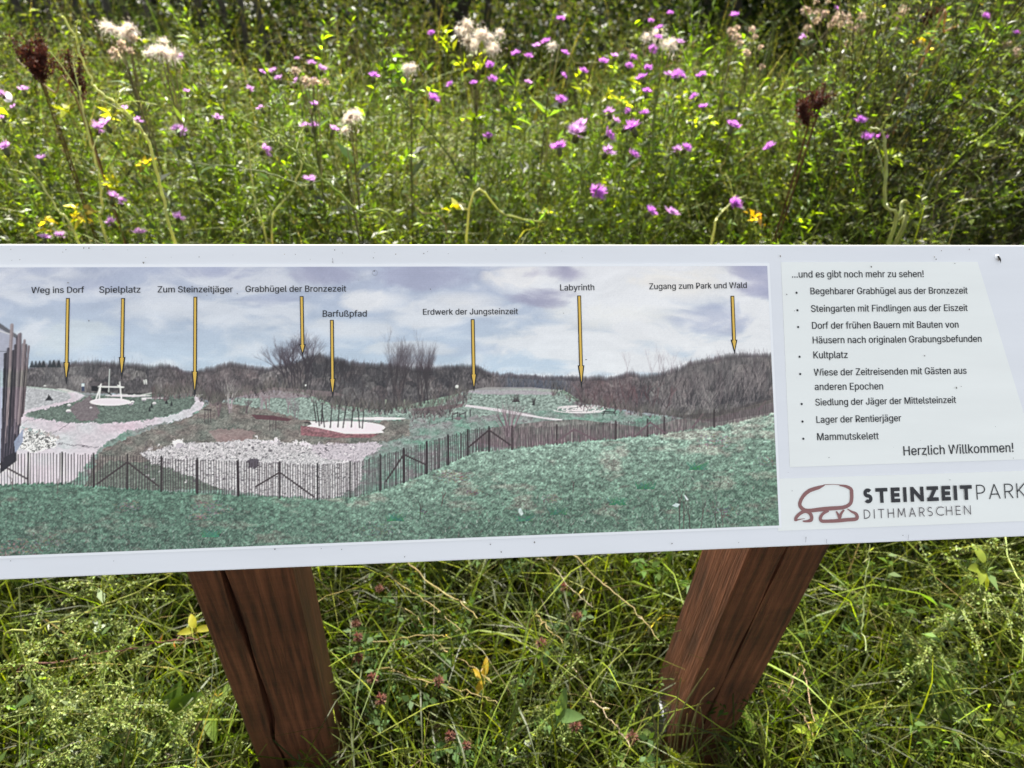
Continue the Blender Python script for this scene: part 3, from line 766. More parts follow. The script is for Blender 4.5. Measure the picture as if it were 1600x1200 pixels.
# --- lettering
GLYPH = json.loads(r'''{"!":[78,[[27,64,25,203,53,203,51,64],[39,-2,32,0,26,4,22,9,21,16,22,23,26,29,32,33,39,35,46,33,52,29,56,23,57,16,56,9,52,4,46,0]]],".":[75,[[38,-2,31,0,25,4,21,9,20,16,21,23,25,29,31,33,38,35,45,33,51,29,55,23,56,16,55,9,51,4,45,0]]],"B":[182,[[24,0,24,203,96,203,116,202,132,196,144,188,152,177,158,164,159,150,158,138,155,128,149,120,143,114,135,110,126,107,126,105,136,103,145,98,154,91,161,81,166,69,167,54,165,40,160,27,151,16,138,7,120,2,99,0],[50,23,98,23,118,25,132,32,140,42,142,55,141,65,137,74,131,81,122,87,112,91,99,92,50,92],[50,114,95,114,106,115,115,118,123,124,129,131,133,139,134,149,132,161,125,172,113,178,96,181,50,181]]],"D":[201,[[88,0,38,0,38,23,86,23,109,25,127,32,141,44,152,60,158,79,160,102,158,125,152,144,142,160,128,171,110,178,88,181,37,181,37,203,90,203,109,202,126,198,141,191,160,177,173,156,180,140,183,122,185,102,183,82,180,64,173,47,165,33,154,22,140,12,125,5,107,1],[50,203,50,0,24,0,24,203]]],"E":[167,[[24,0,24,203,149,203,149,181,50,181,50,114,142,114,142,91,50,91,50,23,150,23,150,0]]],"F":[164,[[24,0,24,203,148,203,148,181,50,181,50,111,138,111,138,88,50,88,50,0]]],"G":[208,[[107,-3,90,-1,74,3,60,10,47,20,36,32,28,46,21,63,17,81,16,102,17,122,21,141,28,157,36,172,47,184,60,193,74,201,89,205,106,206,122,205,136,201,149,196,161,188,171,178,180,167,186,154,190,139,163,139,160,149,155,157,149,165,142,171,135,176,126,179,117,182,106,182,89,180,73,173,60,161,50,146,44,126,41,102,44,78,50,58,60,42,74,31,90,24,107,21,124,23,138,28,150,37,158,49,164,64,166,81,174,80,113,80,113,102,191,102,191,80,188,57,180,36,167,20,151,8,130,0]]],"H":[207,[[24,0,24,203,50,203,50,116,157,116,157,203,183,203,183,0,157,0,157,93,50,93,50,0]]],"J":[159,[[74,-3,50,1,30,13,21,25,15,40,13,58,13,69,39,69,39,58,41,42,49,30,60,22,74,20,88,22,99,30,106,42,109,58,109,203,135,203,135,58,133,40,127,25,118,13,98,1]]],"K":[187,[[42,58,42,86,49,96,56,104,63,113,70,121,77,130,85,138,145,203,179,203,92,110,91,110],[24,0,24,203,50,203,50,134,50,90,50,77,50,0],[149,0,75,104,91,124,179,0]]],"L":[157,[[24,0,24,203,50,203,50,23,144,23,144,0]]],"M":[251,[[24,0,24,203,61,203,111,75,113,70,115,64,120,49,125,34,129,20,123,20,127,33,132,48,137,63,141,75,191,203,227,203,227,0,202,0,202,116,202,131,202,147,202,165,203,183,205,183,202,173,199,164,193,145,187,129,182,116,137,0,114,0,68,116,64,128,58,144,52,163,45,183,48,183,48,166,48,149,49,131,49,116,49,0]]],"P":[178,[[24,0,24,203,94,203,116,201,133,195,146,185,156,172,162,156,163,139,162,122,156,106,146,93,133,83,116,76,94,74,44,74,44,97,93,97,107,98,119,102,127,109,133,117,137,128,138,139,137,150,133,161,127,169,119,175,107,179,93,181,50,181,50,0]]],"R":[180,[[24,0,24,203,94,203,116,201,133,195,147,186,156,173,162,158,164,141,162,124,156,109,147,96,133,87,116,81,94,79,39,79,39,102,93,102,108,103,119,107,128,112,133,120,137,130,138,141,137,152,133,162,128,170,119,176,108,180,93,181,50,181,50,0],[141,0,92,92,121,92,171,0]]],"S":[179,[[89,-4,69,-2,51,4,36,12,26,24,18,38,15,55,42,55,44,44,49,35,57,28,67,23,78,21,89,20,103,21,114,24,124,29,132,37,137,46,138,56,137,65,133,72,126,77,118,82,109,86,98,89,73,96,51,104,34,116,24,130,21,149,23,165,30,179,41,191,55,199,72,204,91,206,110,204,126,199,140,191,151,179,158,166,160,151,135,151,131,165,121,175,107,181,90,183,78,182,67,179,58,174,51,167,47,159,46,150,48,141,52,133,59,128,68,123,77,120,85,117,106,112,115,109,125,105,134,101,143,95,151,88,158,79,162,68,163,55,161,40,155,25,144,13,129,4,111,-2]]],"W":[274,[[62,0,7,203,33,203,65,78,68,68,70,58,75,37,77,27,79,16,76,16,80,37,82,48,85,58,90,78,122,203,152,203,185,78,187,68,190,58,194,37,197,27,199,16,195,16,200,37,202,48,204,58,209,78,241,203,268,203,212,0,182,0,147,129,144,142,141,157,137,172,134,190,140,190,137,173,134,158,131,144,127,129,92,0]]],"Z":[175,[[17,0,17,19,109,154,116,163,122,172,136,190,139,182,127,181,114,181,89,181,16,181,16,203,159,203,159,185,67,51,61,42,54,32,39,13,36,22,48,22,61,23,86,23,160,23,160,0]]],"a":[156,[[64,-3,50,-2,38,2,27,9,19,18,14,29,12,43,13,55,17,64,23,72,31,77,40,81,50,84,61,86,71,88,93,91,101,92,106,94,109,97,110,102,110,103,109,111,107,119,102,124,96,129,88,131,78,132,68,131,60,129,53,125,47,120,43,115,40,110,16,116,23,129,31,138,42,145,53,150,65,153,78,154,86,153,96,152,105,149,114,144,122,137,129,128,133,116,135,101,135,0,111,0,111,21,109,21,106,15,101,10,94,5,86,0,76,-2],[68,18,81,19,91,23,99,30,105,37,109,46,110,55,110,76,108,74,104,73,99,71,93,70,86,69,80,68,70,67,62,66,54,63,47,60,41,56,38,50,37,42,38,35,41,29,46,24,52,21,60,19]]],"b":[170,[[92,-3,79,-2,69,2,61,7,55,12,51,18,47,23,45,23,45,0,21,0,21,203,45,203,45,128,47,128,51,133,55,138,61,144,69,149,79,153,92,154,110,151,125,144,138,133,148,117,154,98,156,76,154,53,148,34,138,18,125,6,110,-1],[88,19,101,21,112,26,120,35,126,47,130,60,131,76,130,91,126,104,120,116,112,125,101,130,88,132,75,130,64,125,56,116,50,105,46,92,45,76,46,60,50,46,56,35,65,26,75,21]]],"c":[158,[[83,-3,64,-1,47,7,33,18,22,34,16,53,14,75,16,97,22,116,33,132,47,144,64,151,83,154,94,153,104,151,113,147,122,142,130,136,136,129,141,120,145,111,121,105,119,110,116,116,112,120,108,124,103,128,97,130,90,131,83,132,69,130,58,124,49,115,43,103,40,90,39,75,40,60,43,47,49,35,58,26,69,21,83,19,90,19,97,21,103,23,108,26,113,31,117,35,120,41,122,47,145,41,142,31,136,22,130,15,122,9,114,3,104,0,94,-3]]],"d":[170,[[78,-3,60,-1,45,6,32,18,22,34,16,53,14,76,16,98,22,117,32,133,45,144,60,151,78,154,91,153,101,149,109,144,115,138,119,133,122,128,124,128,124,203,149,203,149,0,125,0,125,23,123,23,119,18,115,12,109,7,101,2,91,-2],[82,19,95,21,105,26,114,35,120,46,123,60,125,76,123,92,120,105,114,116,105,125,95,130,82,132,69,130,58,125,49,116,43,104,40,91,39,76,40,60,43,47,50,35,58,26,69,21]]],"e":[162,[[85,-3,64,-1,47,7,33,18,22,34,16,53,14,75,16,97,22,116,32,132,46,144,63,151,82,154,94,153,106,150,118,144,128,136,136,126,143,113,147,97,148,78,148,68,30,68,30,88,135,88,124,81,123,95,119,107,113,118,105,126,95,130,82,132,69,130,59,125,50,118,44,108,40,97,38,84,38,71,40,55,44,42,51,32,60,25,72,20,85,18,94,19,101,21,108,24,114,29,119,35,122,42,146,36,141,25,134,16,125,8,113,2,100,-2]]],"f":[101,[[91,152,91,131,3,131,3,152],[32,0,32,173,34,185,38,194,45,202,54,208,64,211,75,212,83,212,89,211,94,210,97,208,91,187,89,188,86,189,82,189,78,190,68,188,62,184,58,177,57,167,57,0]]],"g":[170,[[83,-60,67,-59,54,-56,42,-51,33,-44,26,-36,20,-28,41,-16,44,-21,49,-26,54,-31,62,-35,71,-38,83,-39,100,-37,113,-30,122,-19,125,-2,125,27,122,27,119,22,115,17,109,11,101,6,91,3,78,2,61,4,45,11,32,21,22,36,16,54,14,76,16,98,22,117,32,133,45,144,61,151,78,154,91,153,101,149,109,144,115,138,120,133,123,128,125,128,125,152,149,152,149,-4,147,-22,140,-36,130,-47,116,-54,100,-59],[82,24,95,25,105,30,114,38,120,48,124,62,125,77,124,92,120,106,114,117,106,125,95,130,82,132,69,130,58,125,50,116,43,105,40,92,39,77,40,62,43,49,50,38,58,30,69,25]]],"h":[164,[[45,91,45,0,21,0,21,203,45,203,45,115,41,115,49,133,61,145,75,152,91,154,105,152,118,147,128,139,136,128,141,114,143,96,143,0,118,0,118,94,116,110,109,122,98,129,84,132,74,130,64,127,57,121,51,113,47,103]]],"i":[67,[[21,0,21,152,45,152,45,0],[33,177,27,178,22,182,18,187,17,193,18,200,22,205,27,208,33,209,40,208,46,205,49,200,51,193,49,187,46,182,40,178]]],"j":[67,[[21,152,45,152,45,-12,44,-25,41,-36,34,-45,26,-52,15,-56,2,-57,-4,-57,-4,-35,1,-35,10,-33,16,-29,20,-21,21,-12],[33,177,27,178,21,182,18,187,16,193,18,200,21,205,27,208,33,209,40,208,45,205,49,200,50,193,49,187,45,182,40,178]]],"k":[152,[[44,55,44,85,48,85,114,152,144,152,74,80,71,80],[21,0,21,203,45,203,45,0],[118,0,59,74,76,91,149,0]]],"l":[76,[[56,-1,40,1,30,8,23,19,21,34,21,203,45,203,45,39,46,31,48,25,52,22,58,21,62,21,64,21,68,22,72,1,69,0,65,0,60,-1]]],"m":[244,[[21,0,21,152,45,152,45,118,43,118,47,129,53,138,60,145,69,150,78,153,88,154,103,152,115,144,124,133,128,118,125,118,129,128,135,137,143,145,152,150,163,153,175,154,187,153,199,149,209,142,216,131,221,118,223,102,223,0,198,0,198,101,196,116,189,125,179,130,167,132,158,131,150,128,143,123,138,116,135,108,134,99,134,0,110,0,110,104,108,115,101,124,92,130,80,132,71,131,63,128,56,123,50,116,47,106,45,95,45,0]]],"n":[164,[[45,91,45,0,21,0,21,152,45,152,45,115,41,115,49,133,61,145,75,152,91,154,105,152,118,147,128,139,136,128,141,114,143,96,143,0,118,0,118,94,116,110,109,122,98,129,84,132,74,130,64,127,57,121,51,113,47,103]]],"o":[166,[[83,-3,64,-1,47,7,33,18,22,34,16,53,14,75,16,97,22,116,33,132,47,144,64,151,83,154,102,151,119,144,133,132,144,116,150,97,152,75,150,53,144,34,133,18,119,7,102,-1],[83,19,97,21,108,26,117,35,123,47,126,60,128,75,126,90,123,103,117,115,108,124,97,130,83,132,69,130,58,124,49,115,43,103,40,90,39,75,40,60,43,47,49,35,58,26,69,21]]],"p":[170,[[21,-57,21,152,45,152,45,128,47,128,51,133,55,138,61,144,69,149,79,153,92,154,110,151,125,144,138,133,148,117,154,98,156,76,154,53,148,34,138,18,125,6,110,-1,92,-3,79,-2,69,2,61,7,55,12,51,18,47,23,45,23,45,-57],[88,19,101,21,112,26,120,35,126,47,130,60,131,76,130,91,126,104,120,116,112,125,101,130,88,132,75,130,64,125,56,116,50,105,46,92,45,76,46,60,50,46,56,35,65,26,75,21]]],"r":[104,[[21,0,21,152,45,152,45,128,46,128,52,139,61,147,72,152,85,154,92,154,97,153,97,129,92,130,88,130,83,130,73,129,64,126,56,121,50,113,47,105,45,95,45,0]]],"s":[146,[[73,-3,58,-2,45,1,34,7,25,15,18,25,14,38,38,43,42,32,50,24,60,20,73,18,87,20,98,25,105,32,107,41,106,48,102,54,95,59,85,62,60,68,42,74,29,83,21,95,19,110,21,122,26,133,35,141,46,148,60,152,75,154,89,153,102,149,112,143,120,136,126,126,130,116,107,111,103,119,97,126,88,131,75,133,62,131,52,127,46,120,43,111,45,103,50,97,57,93,69,89,92,84,110,77,122,69,130,57,132,43,131,30,125,19,116,10,104,3,89,-2]]],"t":[91,[[82,152,82,131,3,131,3,152],[26,188,50,188,50,39,51,30,54,25,60,21,68,20,71,20,74,20,81,21,85,1,81,0,77,-1,72,-2,67,-2,50,1,37,9,29,21,26,37]]],"u":[164,[[73,-2,59,0,46,4,36,12,28,23,23,38,21,56,21,152,45,152,45,58,48,42,55,30,66,23,80,20,90,21,100,25,107,31,113,39,117,49,118,61,118,152,143,152,143,0,119,0,119,37,123,37,114,19,103,7,89,0]]],"v":[156,[[65,0,7,152,34,152,66,62,71,48,75,35,78,21,82,8,74,8,77,21,81,35,85,48,90,62,122,152,149,152,91,0]]],"w":[227,[[55,0,9,152,35,152,53,85,57,71,62,55,66,37,70,17,66,17,70,36,74,54,78,70,82,85,101,152,127,152,145,85,149,71,153,54,157,36,161,17,157,17,161,36,165,54,169,70,173,85,192,152,218,152,172,0,147,0,128,69,122,90,119,101,116,112,111,135,116,135,111,112,105,90,102,79,99,69,79,0]]],"y":[156,[[19,-55,25,-34,29,-35,35,-36,42,-36,47,-34,52,-30,56,-23,60,-14,65,-1,7,152,34,152,66,62,71,48,75,35,78,21,82,8,73,8,77,21,81,35,85,48,90,62,122,152,149,152,82,-23,77,-34,71,-43,64,-50,56,-54,47,-57,37,-58,31,-58,26,-57,22,-56]]],"z":[152,[[17,0,17,18,102,128,102,129,19,129,19,152,133,152,133,132,50,24,50,23,135,23,135,0]]],"ß":[177,[[49,145,49,0,24,0,24,145,26,164,31,179,40,191,57,202,79,206,92,205,104,201,115,195,125,185,131,173,133,157,132,148,130,140,127,134,123,129,120,124,117,119,115,115,114,109,115,102,119,96,124,91,131,86,138,81,145,75,151,69,157,61,160,51,161,40,160,28,155,17,147,8,136,2,123,-1,108,-3,95,-2,83,1,73,4,66,8,75,29,80,27,87,23,95,21,106,20,119,21,129,26,135,33,137,42,136,49,132,56,127,61,120,67,113,72,106,78,99,84,94,91,90,99,89,109,90,116,92,122,95,127,99,132,103,136,106,141,108,147,109,155,107,168,100,177,90,182,79,184,66,181,56,174,51,162]]],"ä":[156,[[64,-3,50,-2,38,2,27,9,19,18,14,29,12,43,13,55,17,64,23,72,31,77,40,81,50,84,61,86,71,88,93,91,101,92,106,94,109,97,110,102,110,103,109,111,107,119,102,124,96,129,88,131,78,132,68,131,60,129,53,125,47,120,43,115,40,110,16,116,23,129,31,138,42,145,53,150,65,153,78,154,86,153,96,152,105,149,114,144,122,137,129,128,133,116,135,101,135,0,111,0,111,21,109,21,106,15,101,10,94,5,86,0,76,-2],[68,18,81,19,91,23,99,30,105,37,109,46,110,55,110,76,108,74,104,73,99,71,93,70,86,69,80,68,70,67,62,66,54,63,47,60,41,56,38,50,37,42,38,35,41,29,46,24,52,21,60,19],[104,177,98,178,93,182,89,187,88,193,89,199,93,205,98,208,104,209,111,208,116,205,119,199,121,193,119,187,116,182,111,178],[47,177,41,178,36,182,32,187,31,193,32,199,36,205,41,208,47,209,53,208,58,205,62,199,63,193,62,187,58,182,53,178]]],"ü":[164,[[73,-2,59,0,46,4,36,12,28,23,23,38,21,56,21,152,45,152,45,58,48,42,55,30,66,23,80,20,90,21,100,25,107,31,113,39,117,49,118,61,118,152,143,152,143,0,119,0,119,37,123,37,114,19,103,7,89,0],[111,177,105,178,99,182,96,187,95,193,96,199,99,205,105,208,111,209,117,208,122,205,126,199,127,193,126,187,122,182,117,178],[53,177,47,178,42,182,38,187,37,193,38,199,42,205,47,208,53,209,59,208,65,205,68,199,69,193,68,187,65,182,59,178]]]," ":[75,[]]}''')


def outline_mesh(loops):
    cu = bpy.data.curves.new("outline", 'CURVE'); cu.dimensions = '2D'; cu.fill_mode = 'BOTH'
    for lp in loops:
        s = cu.splines.new('POLY'); s.points.add(len(lp) - 1)
        s.points.foreach_set("co", np.concatenate([np.asarray(lp, float), np.zeros((len(lp), 1)), np.ones((len(lp), 1))], 1).ravel())
        s.use_cyclic_u = True
    ob = bpy.data.objects.new("outline", cu); COL.objects.link(ob)
    me = bpy.data.meshes.new_from_object(ob.evaluated_get(bpy.context.evaluated_depsgraph_get()))
    bpy.data.objects.remove(ob); bpy.data.curves.remove(cu)
    return me


def fill_outline(name, layers, to3, mat, parent):
    """closed 2D outlines (holes included), filled; the layers lie a hair above one another in one mesh"""
    bm = bmesh.new()
    for k, (loops, shift) in enumerate(layers):
        me = outline_mesh(loops); n = len(me.vertices); co = np.empty(n * 3, np.float32); me.vertices.foreach_get("co", co)
        P = co.reshape(-1, 3)[:, :2].astype(float) + [shift, 0]
        me.vertices.foreach_set("co", (to3(P) + BN * k * 2e-5 - ROOT).astype(np.float32).ravel())
        bm.from_mesh(me); bpy.data.meshes.remove(me)
    me = bpy.data.meshes.new(name); bm.to_mesh(me); bm.free(); me.materials.append(mat)
    o = bpy.data.objects.new(name, me); COL.objects.link(o); o.parent = parent
    return o


def area2(q):
    x, y = q[:, 0], q[:, 1]; return float(np.sum(x * np.roll(y, -1) - y * np.roll(x, -1)))


def inside(p, q):
    c = False
    for i in range(len(q)):
        (xa, ya), (xb, yb) = q[i], q[i - 1]
        if (ya > p[1]) != (yb > p[1]) and p[0] < (xb - xa) * (p[1] - ya) / (yb - ya) + xa: c = not c
    return c


def write(name, text, a, b, parent, h, mat=M_INK, sy=1.0, bold=.22):
    x = 0; layers = {}
    for ch in text:
        adv, sp = GLYPH[ch]
        loops = [np.array(f, float).reshape(-1, 2) for f in sp]
        if loops:
            sg = np.sign(area2(max(loops, key=lambda q: abs(area2(q)))))
            outer = [q for q in loops if area2(q) * sg > 0]; holes = [q for q in loops if area2(q) * sg < 0]
            for k, q in enumerate(outer):                     # overlapping strokes of a letter go to layers of their own
                for r in [q] + [hq for hq in holes if inside(hq[0], q)]: layers.setdefault(k, []).append(r + [x, 0])
        x += adv
    allp = np.concatenate([q for L in layers.values() for q in L]); x0, x1 = allp[:, 0].min(), allp[:, 0].max()
    A, B = uv(*a), uv(*b); D = (B - A) / (x1 - x0); k = np.linalg.norm(D)
    c = D / k; s = np.array([-c[1], c[0]])
    out = [([np.stack([(q[:, 0] - x0) * k, q[:, 1] * k * sy], 1) * 1000 for q in L], sh) for sh in (0.0, bold) for L in layers.values()]
    return fill_outline(name, out, lambda P: onboard(A + P[:, :1] / 1000 * c + P[:, 1:2] / 1000 * s, h), mat, parent)


for t, a, b in [("Weg ins Dorf", (50, 458.5), (132, 457.8)), ("Spielplatz", (156, 458), (220, 457.6)), ("Zum Steinzeitjäger", (247, 457.4), (364, 457)),
                ("Grabhügel der Bronzezeit", (384, 456.6), (541, 456)), ("Barfußpfad", (504.5, 495.3), (573, 495)), ("Erdwerk der Jungsteinzeit", (661, 492.2), (809, 491.2)),
                ("Labyrinth", (875, 454.4), (928, 453.8)), ("Zugang zum Park und Wald", (1014, 452.4), (1166, 450.4))]:
    write("caption", t, a, b, panorama, .0016, sy=1.04)
for t, a, b in [("...und es gibt noch mehr zu sehen!", (1236.9, 434), (1442.4, 433.2)), ("Begehbarer Grabhügel aus der Bronzezeit", (1265.9, 460.2), (1511.1, 459)),
                ("Steingarten mit Findlingen aus der Eiszeit", (1266.9, 487.6), (1511.1, 486.1)), ("Dorf der frühen Bauern mit Bauten von", (1268.4, 514), (1496.8, 512.2)),
                ("Häusern nach originalen Grabungsbefunden", (1269.4, 536.8), (1532.7, 534.3)), ("Kultplatz", (1270.5, 560.2), (1323.8, 559.6)),
                ("Wiese der Zeitreisenden mit Gästen aus", (1271.2, 587.1), (1509.3, 584.2)), ("anderen Epochen", (1272.5, 609.6), (1379.1, 608.6)),
                ("Siedlung der Jäger der Mittelsteinzeit", (1273.5, 633.8), (1492.9, 629.7)), ("Lager der Rentierjäger", (1275.1, 661), (1407.3, 658.2)),
                ("Mammutskelett", (1276.4, 687.9), (1372.2, 686.4)), ("Herzlich Willkommen!", (1411.2, 711.7), (1582.6, 706.1))]:
    write("text_line", t, a, b, text_panel, .0011, sy=1.08)
tt_ = np.linspace(0, 2 * np.pi, 14, endpoint=False)
for bx, by in [(1244, 457.7), (1245.4, 485), (1246.6, 511.2), (1248.7, 557.6), (1249.7, 584.5), (1252, 631.3), (1253.3, 658.7), (1254.6, 685.6)]:
    c = uv(bx, by)
    fill_outline("bullet", [([np.stack([np.cos(tt_), np.sin(tt_)], 1) * 1.35], 0)], lambda P, c=c: onboard(c + P / 1000, .0011), M_INK, text_panel)

# --- yellow arrows on the picture
for xt, yt, xb, yb, yh in [(107, 466, 104.5, 600, 566), (193, 466, 191, 593, 558), (305.8, 464, 305, 621, 580), (471.6, 463, 473.3, 556, 538), (518.8, 500, 520.2, 622, 591), (738.5, 499, 740.6, 612, 584), (904.5, 462, 908.4, 607, 571), (1143.6, 462.5, 1147, 553, 531)]:
    def pt(f, w):                                   # f: pixel row, w: half width in pixels
        t = (f - yt) / (yb - yt); return uv(xt + (xb - xt) * t + w, f)
    out = [pt(yt, -3.0), pt(yt, 3.0), pt(yh, 3.0), pt(yh, 5.2), pt(yb, .25), pt(yb, -.25), pt(yh, -5.2), pt(yh, -3.0)]
    tip = yb - (yb - yh) * .30
    inn = [pt(yt + 1.4, -1.6), pt(yt + 1.4, 1.6), pt(yh + 1.4, 1.6), pt(yh + 1.4, 3.0), pt(tip, .15), pt(tip, -.15), pt(yh + 1.4, -3.0), pt(yh + 1.4, -1.6)]
    bm = bmesh.new()
    f0 = bm.faces.new([bm.verts.new(onboard(p, .0014) - ROOT) for p in out]); f1_ = bm.faces.new([bm.verts.new(onboard(p, .0018) - ROOT) for p in inn]); f1_.material_index = 1
    for f in (f0, f1_):
        f.normal_update()
        if f.normal.dot(Vector(BN)) < 0: f.normal_flip()
    me = bpy.data.meshes.new("arrow"); bm.to_mesh(me); bm.free(); me.materials.append(M_INK); me.materials.append(M_YELLOW)
    o = bpy.data.objects.new("arrow", me); COL.objects.link(o); o.parent = panorama


# --- logo: brush-drawn stone emblem and drawn capitals
def strokes(name, lines, h, mat, parent):
    """ribbons along polylines given in board coordinates, width per point"""
    g = Geo()
    for k, (P, W) in enumerate(lines):
        P = np.asarray(P, float); W = np.broadcast_to(np.asarray(W, float), (len(P),))
        T = norm(np.gradient(P, axis=0)); S = np.stack([-T[:, 1], T[:, 0]], 1)
        A = onboard(P - S * W[:, None] / 2, h + k * 4e-5); B = onboard(P + S * W[:, None] / 2, h + k * 4e-5)
        n = len(P); i = np.arange(n - 1)
        g.add(np.concatenate([A, B]), np.stack([i + n, i, i + 1, i + n + 1], -1), (0, 0, 0))
    return g.build(name, mat, parent, smooth=False)


def zpath(pts, w):
    P = np.array([uv(1190 + x / 3.902, 610 + y / 3.902) for x, y in pts]); c = curve(np.c_[P, np.zeros(len(P))], 40)[:, :2]
    ww = np.interp(np.linspace(0, 1, len(c)), np.linspace(0, 1, len(w)), np.array(w, float)) / 3.902 / FPX * .86
    return c, ww


strokes("emblem", [zpath([(382, 577), (345, 592), (290, 610), (250, 645), (230, 690), (240, 715), (262, 730), (300, 732), (340, 727), (420, 719), (490, 714), (530, 698), (545, 672), (546, 625), (541, 600), (510, 584), (472, 578)], [6, 22, 24, 22, 22, 24, 22, 24, 26, 24, 22, 22, 24, 22, 18, 8]),
                   zpath([(376, 575), (430, 573), (478, 576)], [4, 3, 4]), zpath([(205, 796), (208, 775), (232, 750), (262, 737), (288, 745), (302, 768), (298, 790), (272, 797), (248, 797)], [18, 20, 20, 20, 22, 22, 22, 14, 8]),
                   zpath([(200, 793), (240, 784), (262, 781)], [10, 4, 2]), zpath([(405, 732), (372, 750), (356, 775), (362, 795), (400, 797), (460, 794), (520, 788), (565, 785), (580, 775), (572, 752), (545, 738), (520, 722)], [16, 18, 20, 20, 20, 22, 22, 22, 22, 20, 12, 5]),
                   zpath([(452, 737), (466, 762), (474, 786)], [10, 16, 18]), zpath([(500, 728), (482, 750), (474, 775)], [10, 16, 18])], .0011, M_LOGO, logo_panel)


def capital(ch, w):
    """outline strokes of one capital, height 1: list of polylines, advance"""
    q = w / 2
    def arc(cx, cy, rx, ry, a0, a1, n=18):
        a = np.radians(np.linspace(a0, a1, n)); return [(cx + rx * math.cos(t), cy + ry * math.sin(t)) for t in a]
    if ch == 'I': return [[(q, 0), (q, 1)]], w
    if ch == 'T': W = .62; return [[(0, 1 - q), (W, 1 - q)], [(W / 2, 0), (W / 2, 1 - w * .9)]], W
    if ch == 'E': W = .50; return [[(q, 0), (q, 1)], [(q, 1 - q), (W, 1 - q)], [(q, .5), (W * .94, .5)], [(q, q), (W, q)]], W
    if ch == 'N': W = .68 + w * .3; return [[(q, 0), (q, 1)], [(W - q, 0), (W - q, 1)], [(q, 1 - q * .7), (W - q, q * .7)]], W
    if ch == 'Z': W = .60; return [[(0, 1 - q), (W, 1 - q)], [(0, q), (W, q)], [(W - q * 1.2, 1 - q), (q * 1.2, q)]], W
    if ch == 'S':
        W = .52; r = (1 - w) / 4
        return [arc(W / 2, .5 + r, W / 2 - q, r, 35, 270, 22) + arc(W / 2, .5 - r, W / 2 - q, r, 90, -145, 22)[1:]], W
    if ch in 'PR':
        W = .50; r = .27 if ch == 'P' else .25
        s = [[(q, 0), (q, 1)], [(q, 1 - q), (W - r, 1 - q)] + arc(W - r, 1 - q - r, r - q * 0, r, 90, -90) + [(q, 1 - q - 2 * r)]]
        if ch == 'R': s.append([(W - r, 1 - q - 2 * r), (W, 0)])
        return s, W
    if ch == 'A': W = .70; return [[(q, 0), (W / 2, 1)], [(W - q, 0), (W / 2, 1)], [(W * .2, .32), (W * .8, .32)]], W
    if ch == 'K': W = .54; return [[(q, 0), (q, 1)], [(q, .42), (W - q, 1)], [(q + .12, .54), (W, 0)]], W
    if ch == 'D': W = .66; return [[(q, 0), (q, 1)], [(q, 1 - q)] + arc(W - .5, .5, .5 - q, .5 - q, 90, -90) + [(q, q)]], W
    if ch == 'H': W = .64; return [[(q, 0), (q, 1)], [(W - q, 0), (W - q, 1)], [(q, .5), (W - q, .5)]], W
    if ch == 'M': W = .80; return [[(q, 0), (.06 + q, 1)], [(.06 + q, 1), (W / 2, .2)], [(W / 2, .2), (W - .06 - q, 1)], [(W - .06 - q, 1), (W - q, 0)]], W
    if ch == 'C': W = .68; return [arc(.5, .5, .5 - q, .5 - q, 50, 310, 26)], W


def capitals(name, text, a, b, cap_px, w, gap, mat, h):
    x = 0; items = []
    for ch in text:
        s, W = capital(ch, w); items += [np.array(p, float) + [x, 0] for p in s]; x += W + gap
    x -= gap
    A, B = uv(*a), uv(*b); D = (B - A); k = np.linalg.norm(D) / x; c = D / np.linalg.norm(D); s_ = np.array([-c[1], c[0]])
    hh = cap_px / FPX * .88
    strokes(name, [(A + P[:, :1] * k * c + P[:, 1:2] * hh * s_, w * hh) for P in items], h, mat, logo_panel)


capitals("lettering", "STEINZEIT", (1348.1, 786.6), (1518, 780.6), 23.2, .245, .13, M_INK, .0011)
capitals("lettering", "PARK", (1525.2, 780.4), (1602, 777.4), 23.2, .075, .22, M_INK, .0011)
capitals("lettering", "DITHMARSCHEN", (1349.4, 810.6), (1515.5, 803.6), 14.2, .09, .34, M_GREY, .0011)

# --- screw with a dead midge on it, near the right end
sc_ = uv(1557.5, 401)
g = Geo(); a = np.linspace(0, 2 * np.pi, 17)[:-1]
rings = [(.0032, 0), (.0032, .0008), (.0022, .0016), (.0004, .0018)]
V = np.concatenate([onboard(sc_ + r * np.stack([np.cos(a), np.sin(a)], 1), h) for r, h in rings])
q = [[k * 16 + i, k * 16 + (i + 1) % 16, (k + 1) * 16 + (i + 1) % 16, (k + 1) * 16 + i] for k in range(3) for i in range(16)]
g.add(V, q, (.8, .8, .8)); screw = g.build("screw", M_EDGE, sign)
g = Geo(); c0 = uv(1559, 404)
P = [onboard(c0 + d, .0026) for d in np.array([(-.0016, .003), (0, .0), (.0014, -.0035), (.0014, -.0065)])]
g.add(*tube(curve(P, 9), [.0006, .0009, .0011, .0011, .0012, .0009, .0007, .0003, .0002, .0001][:len(curve(P, 9))], 6, (.03, .025, .02)))
for s in (-1, 1):
    g.add(np.array([onboard(c0 + np.array(d), .0022) for d in [(0, 0), (s * .0022, -.001), (s * .0018, -.0042), (.0006, -.002)]]), [[0, 1, 2, 3]], (.35, .3, .27))
bug = g.build("insect", M_FENCE); tag(bug, "tiny dark winged midge sitting on the white screw of the board", "insect")


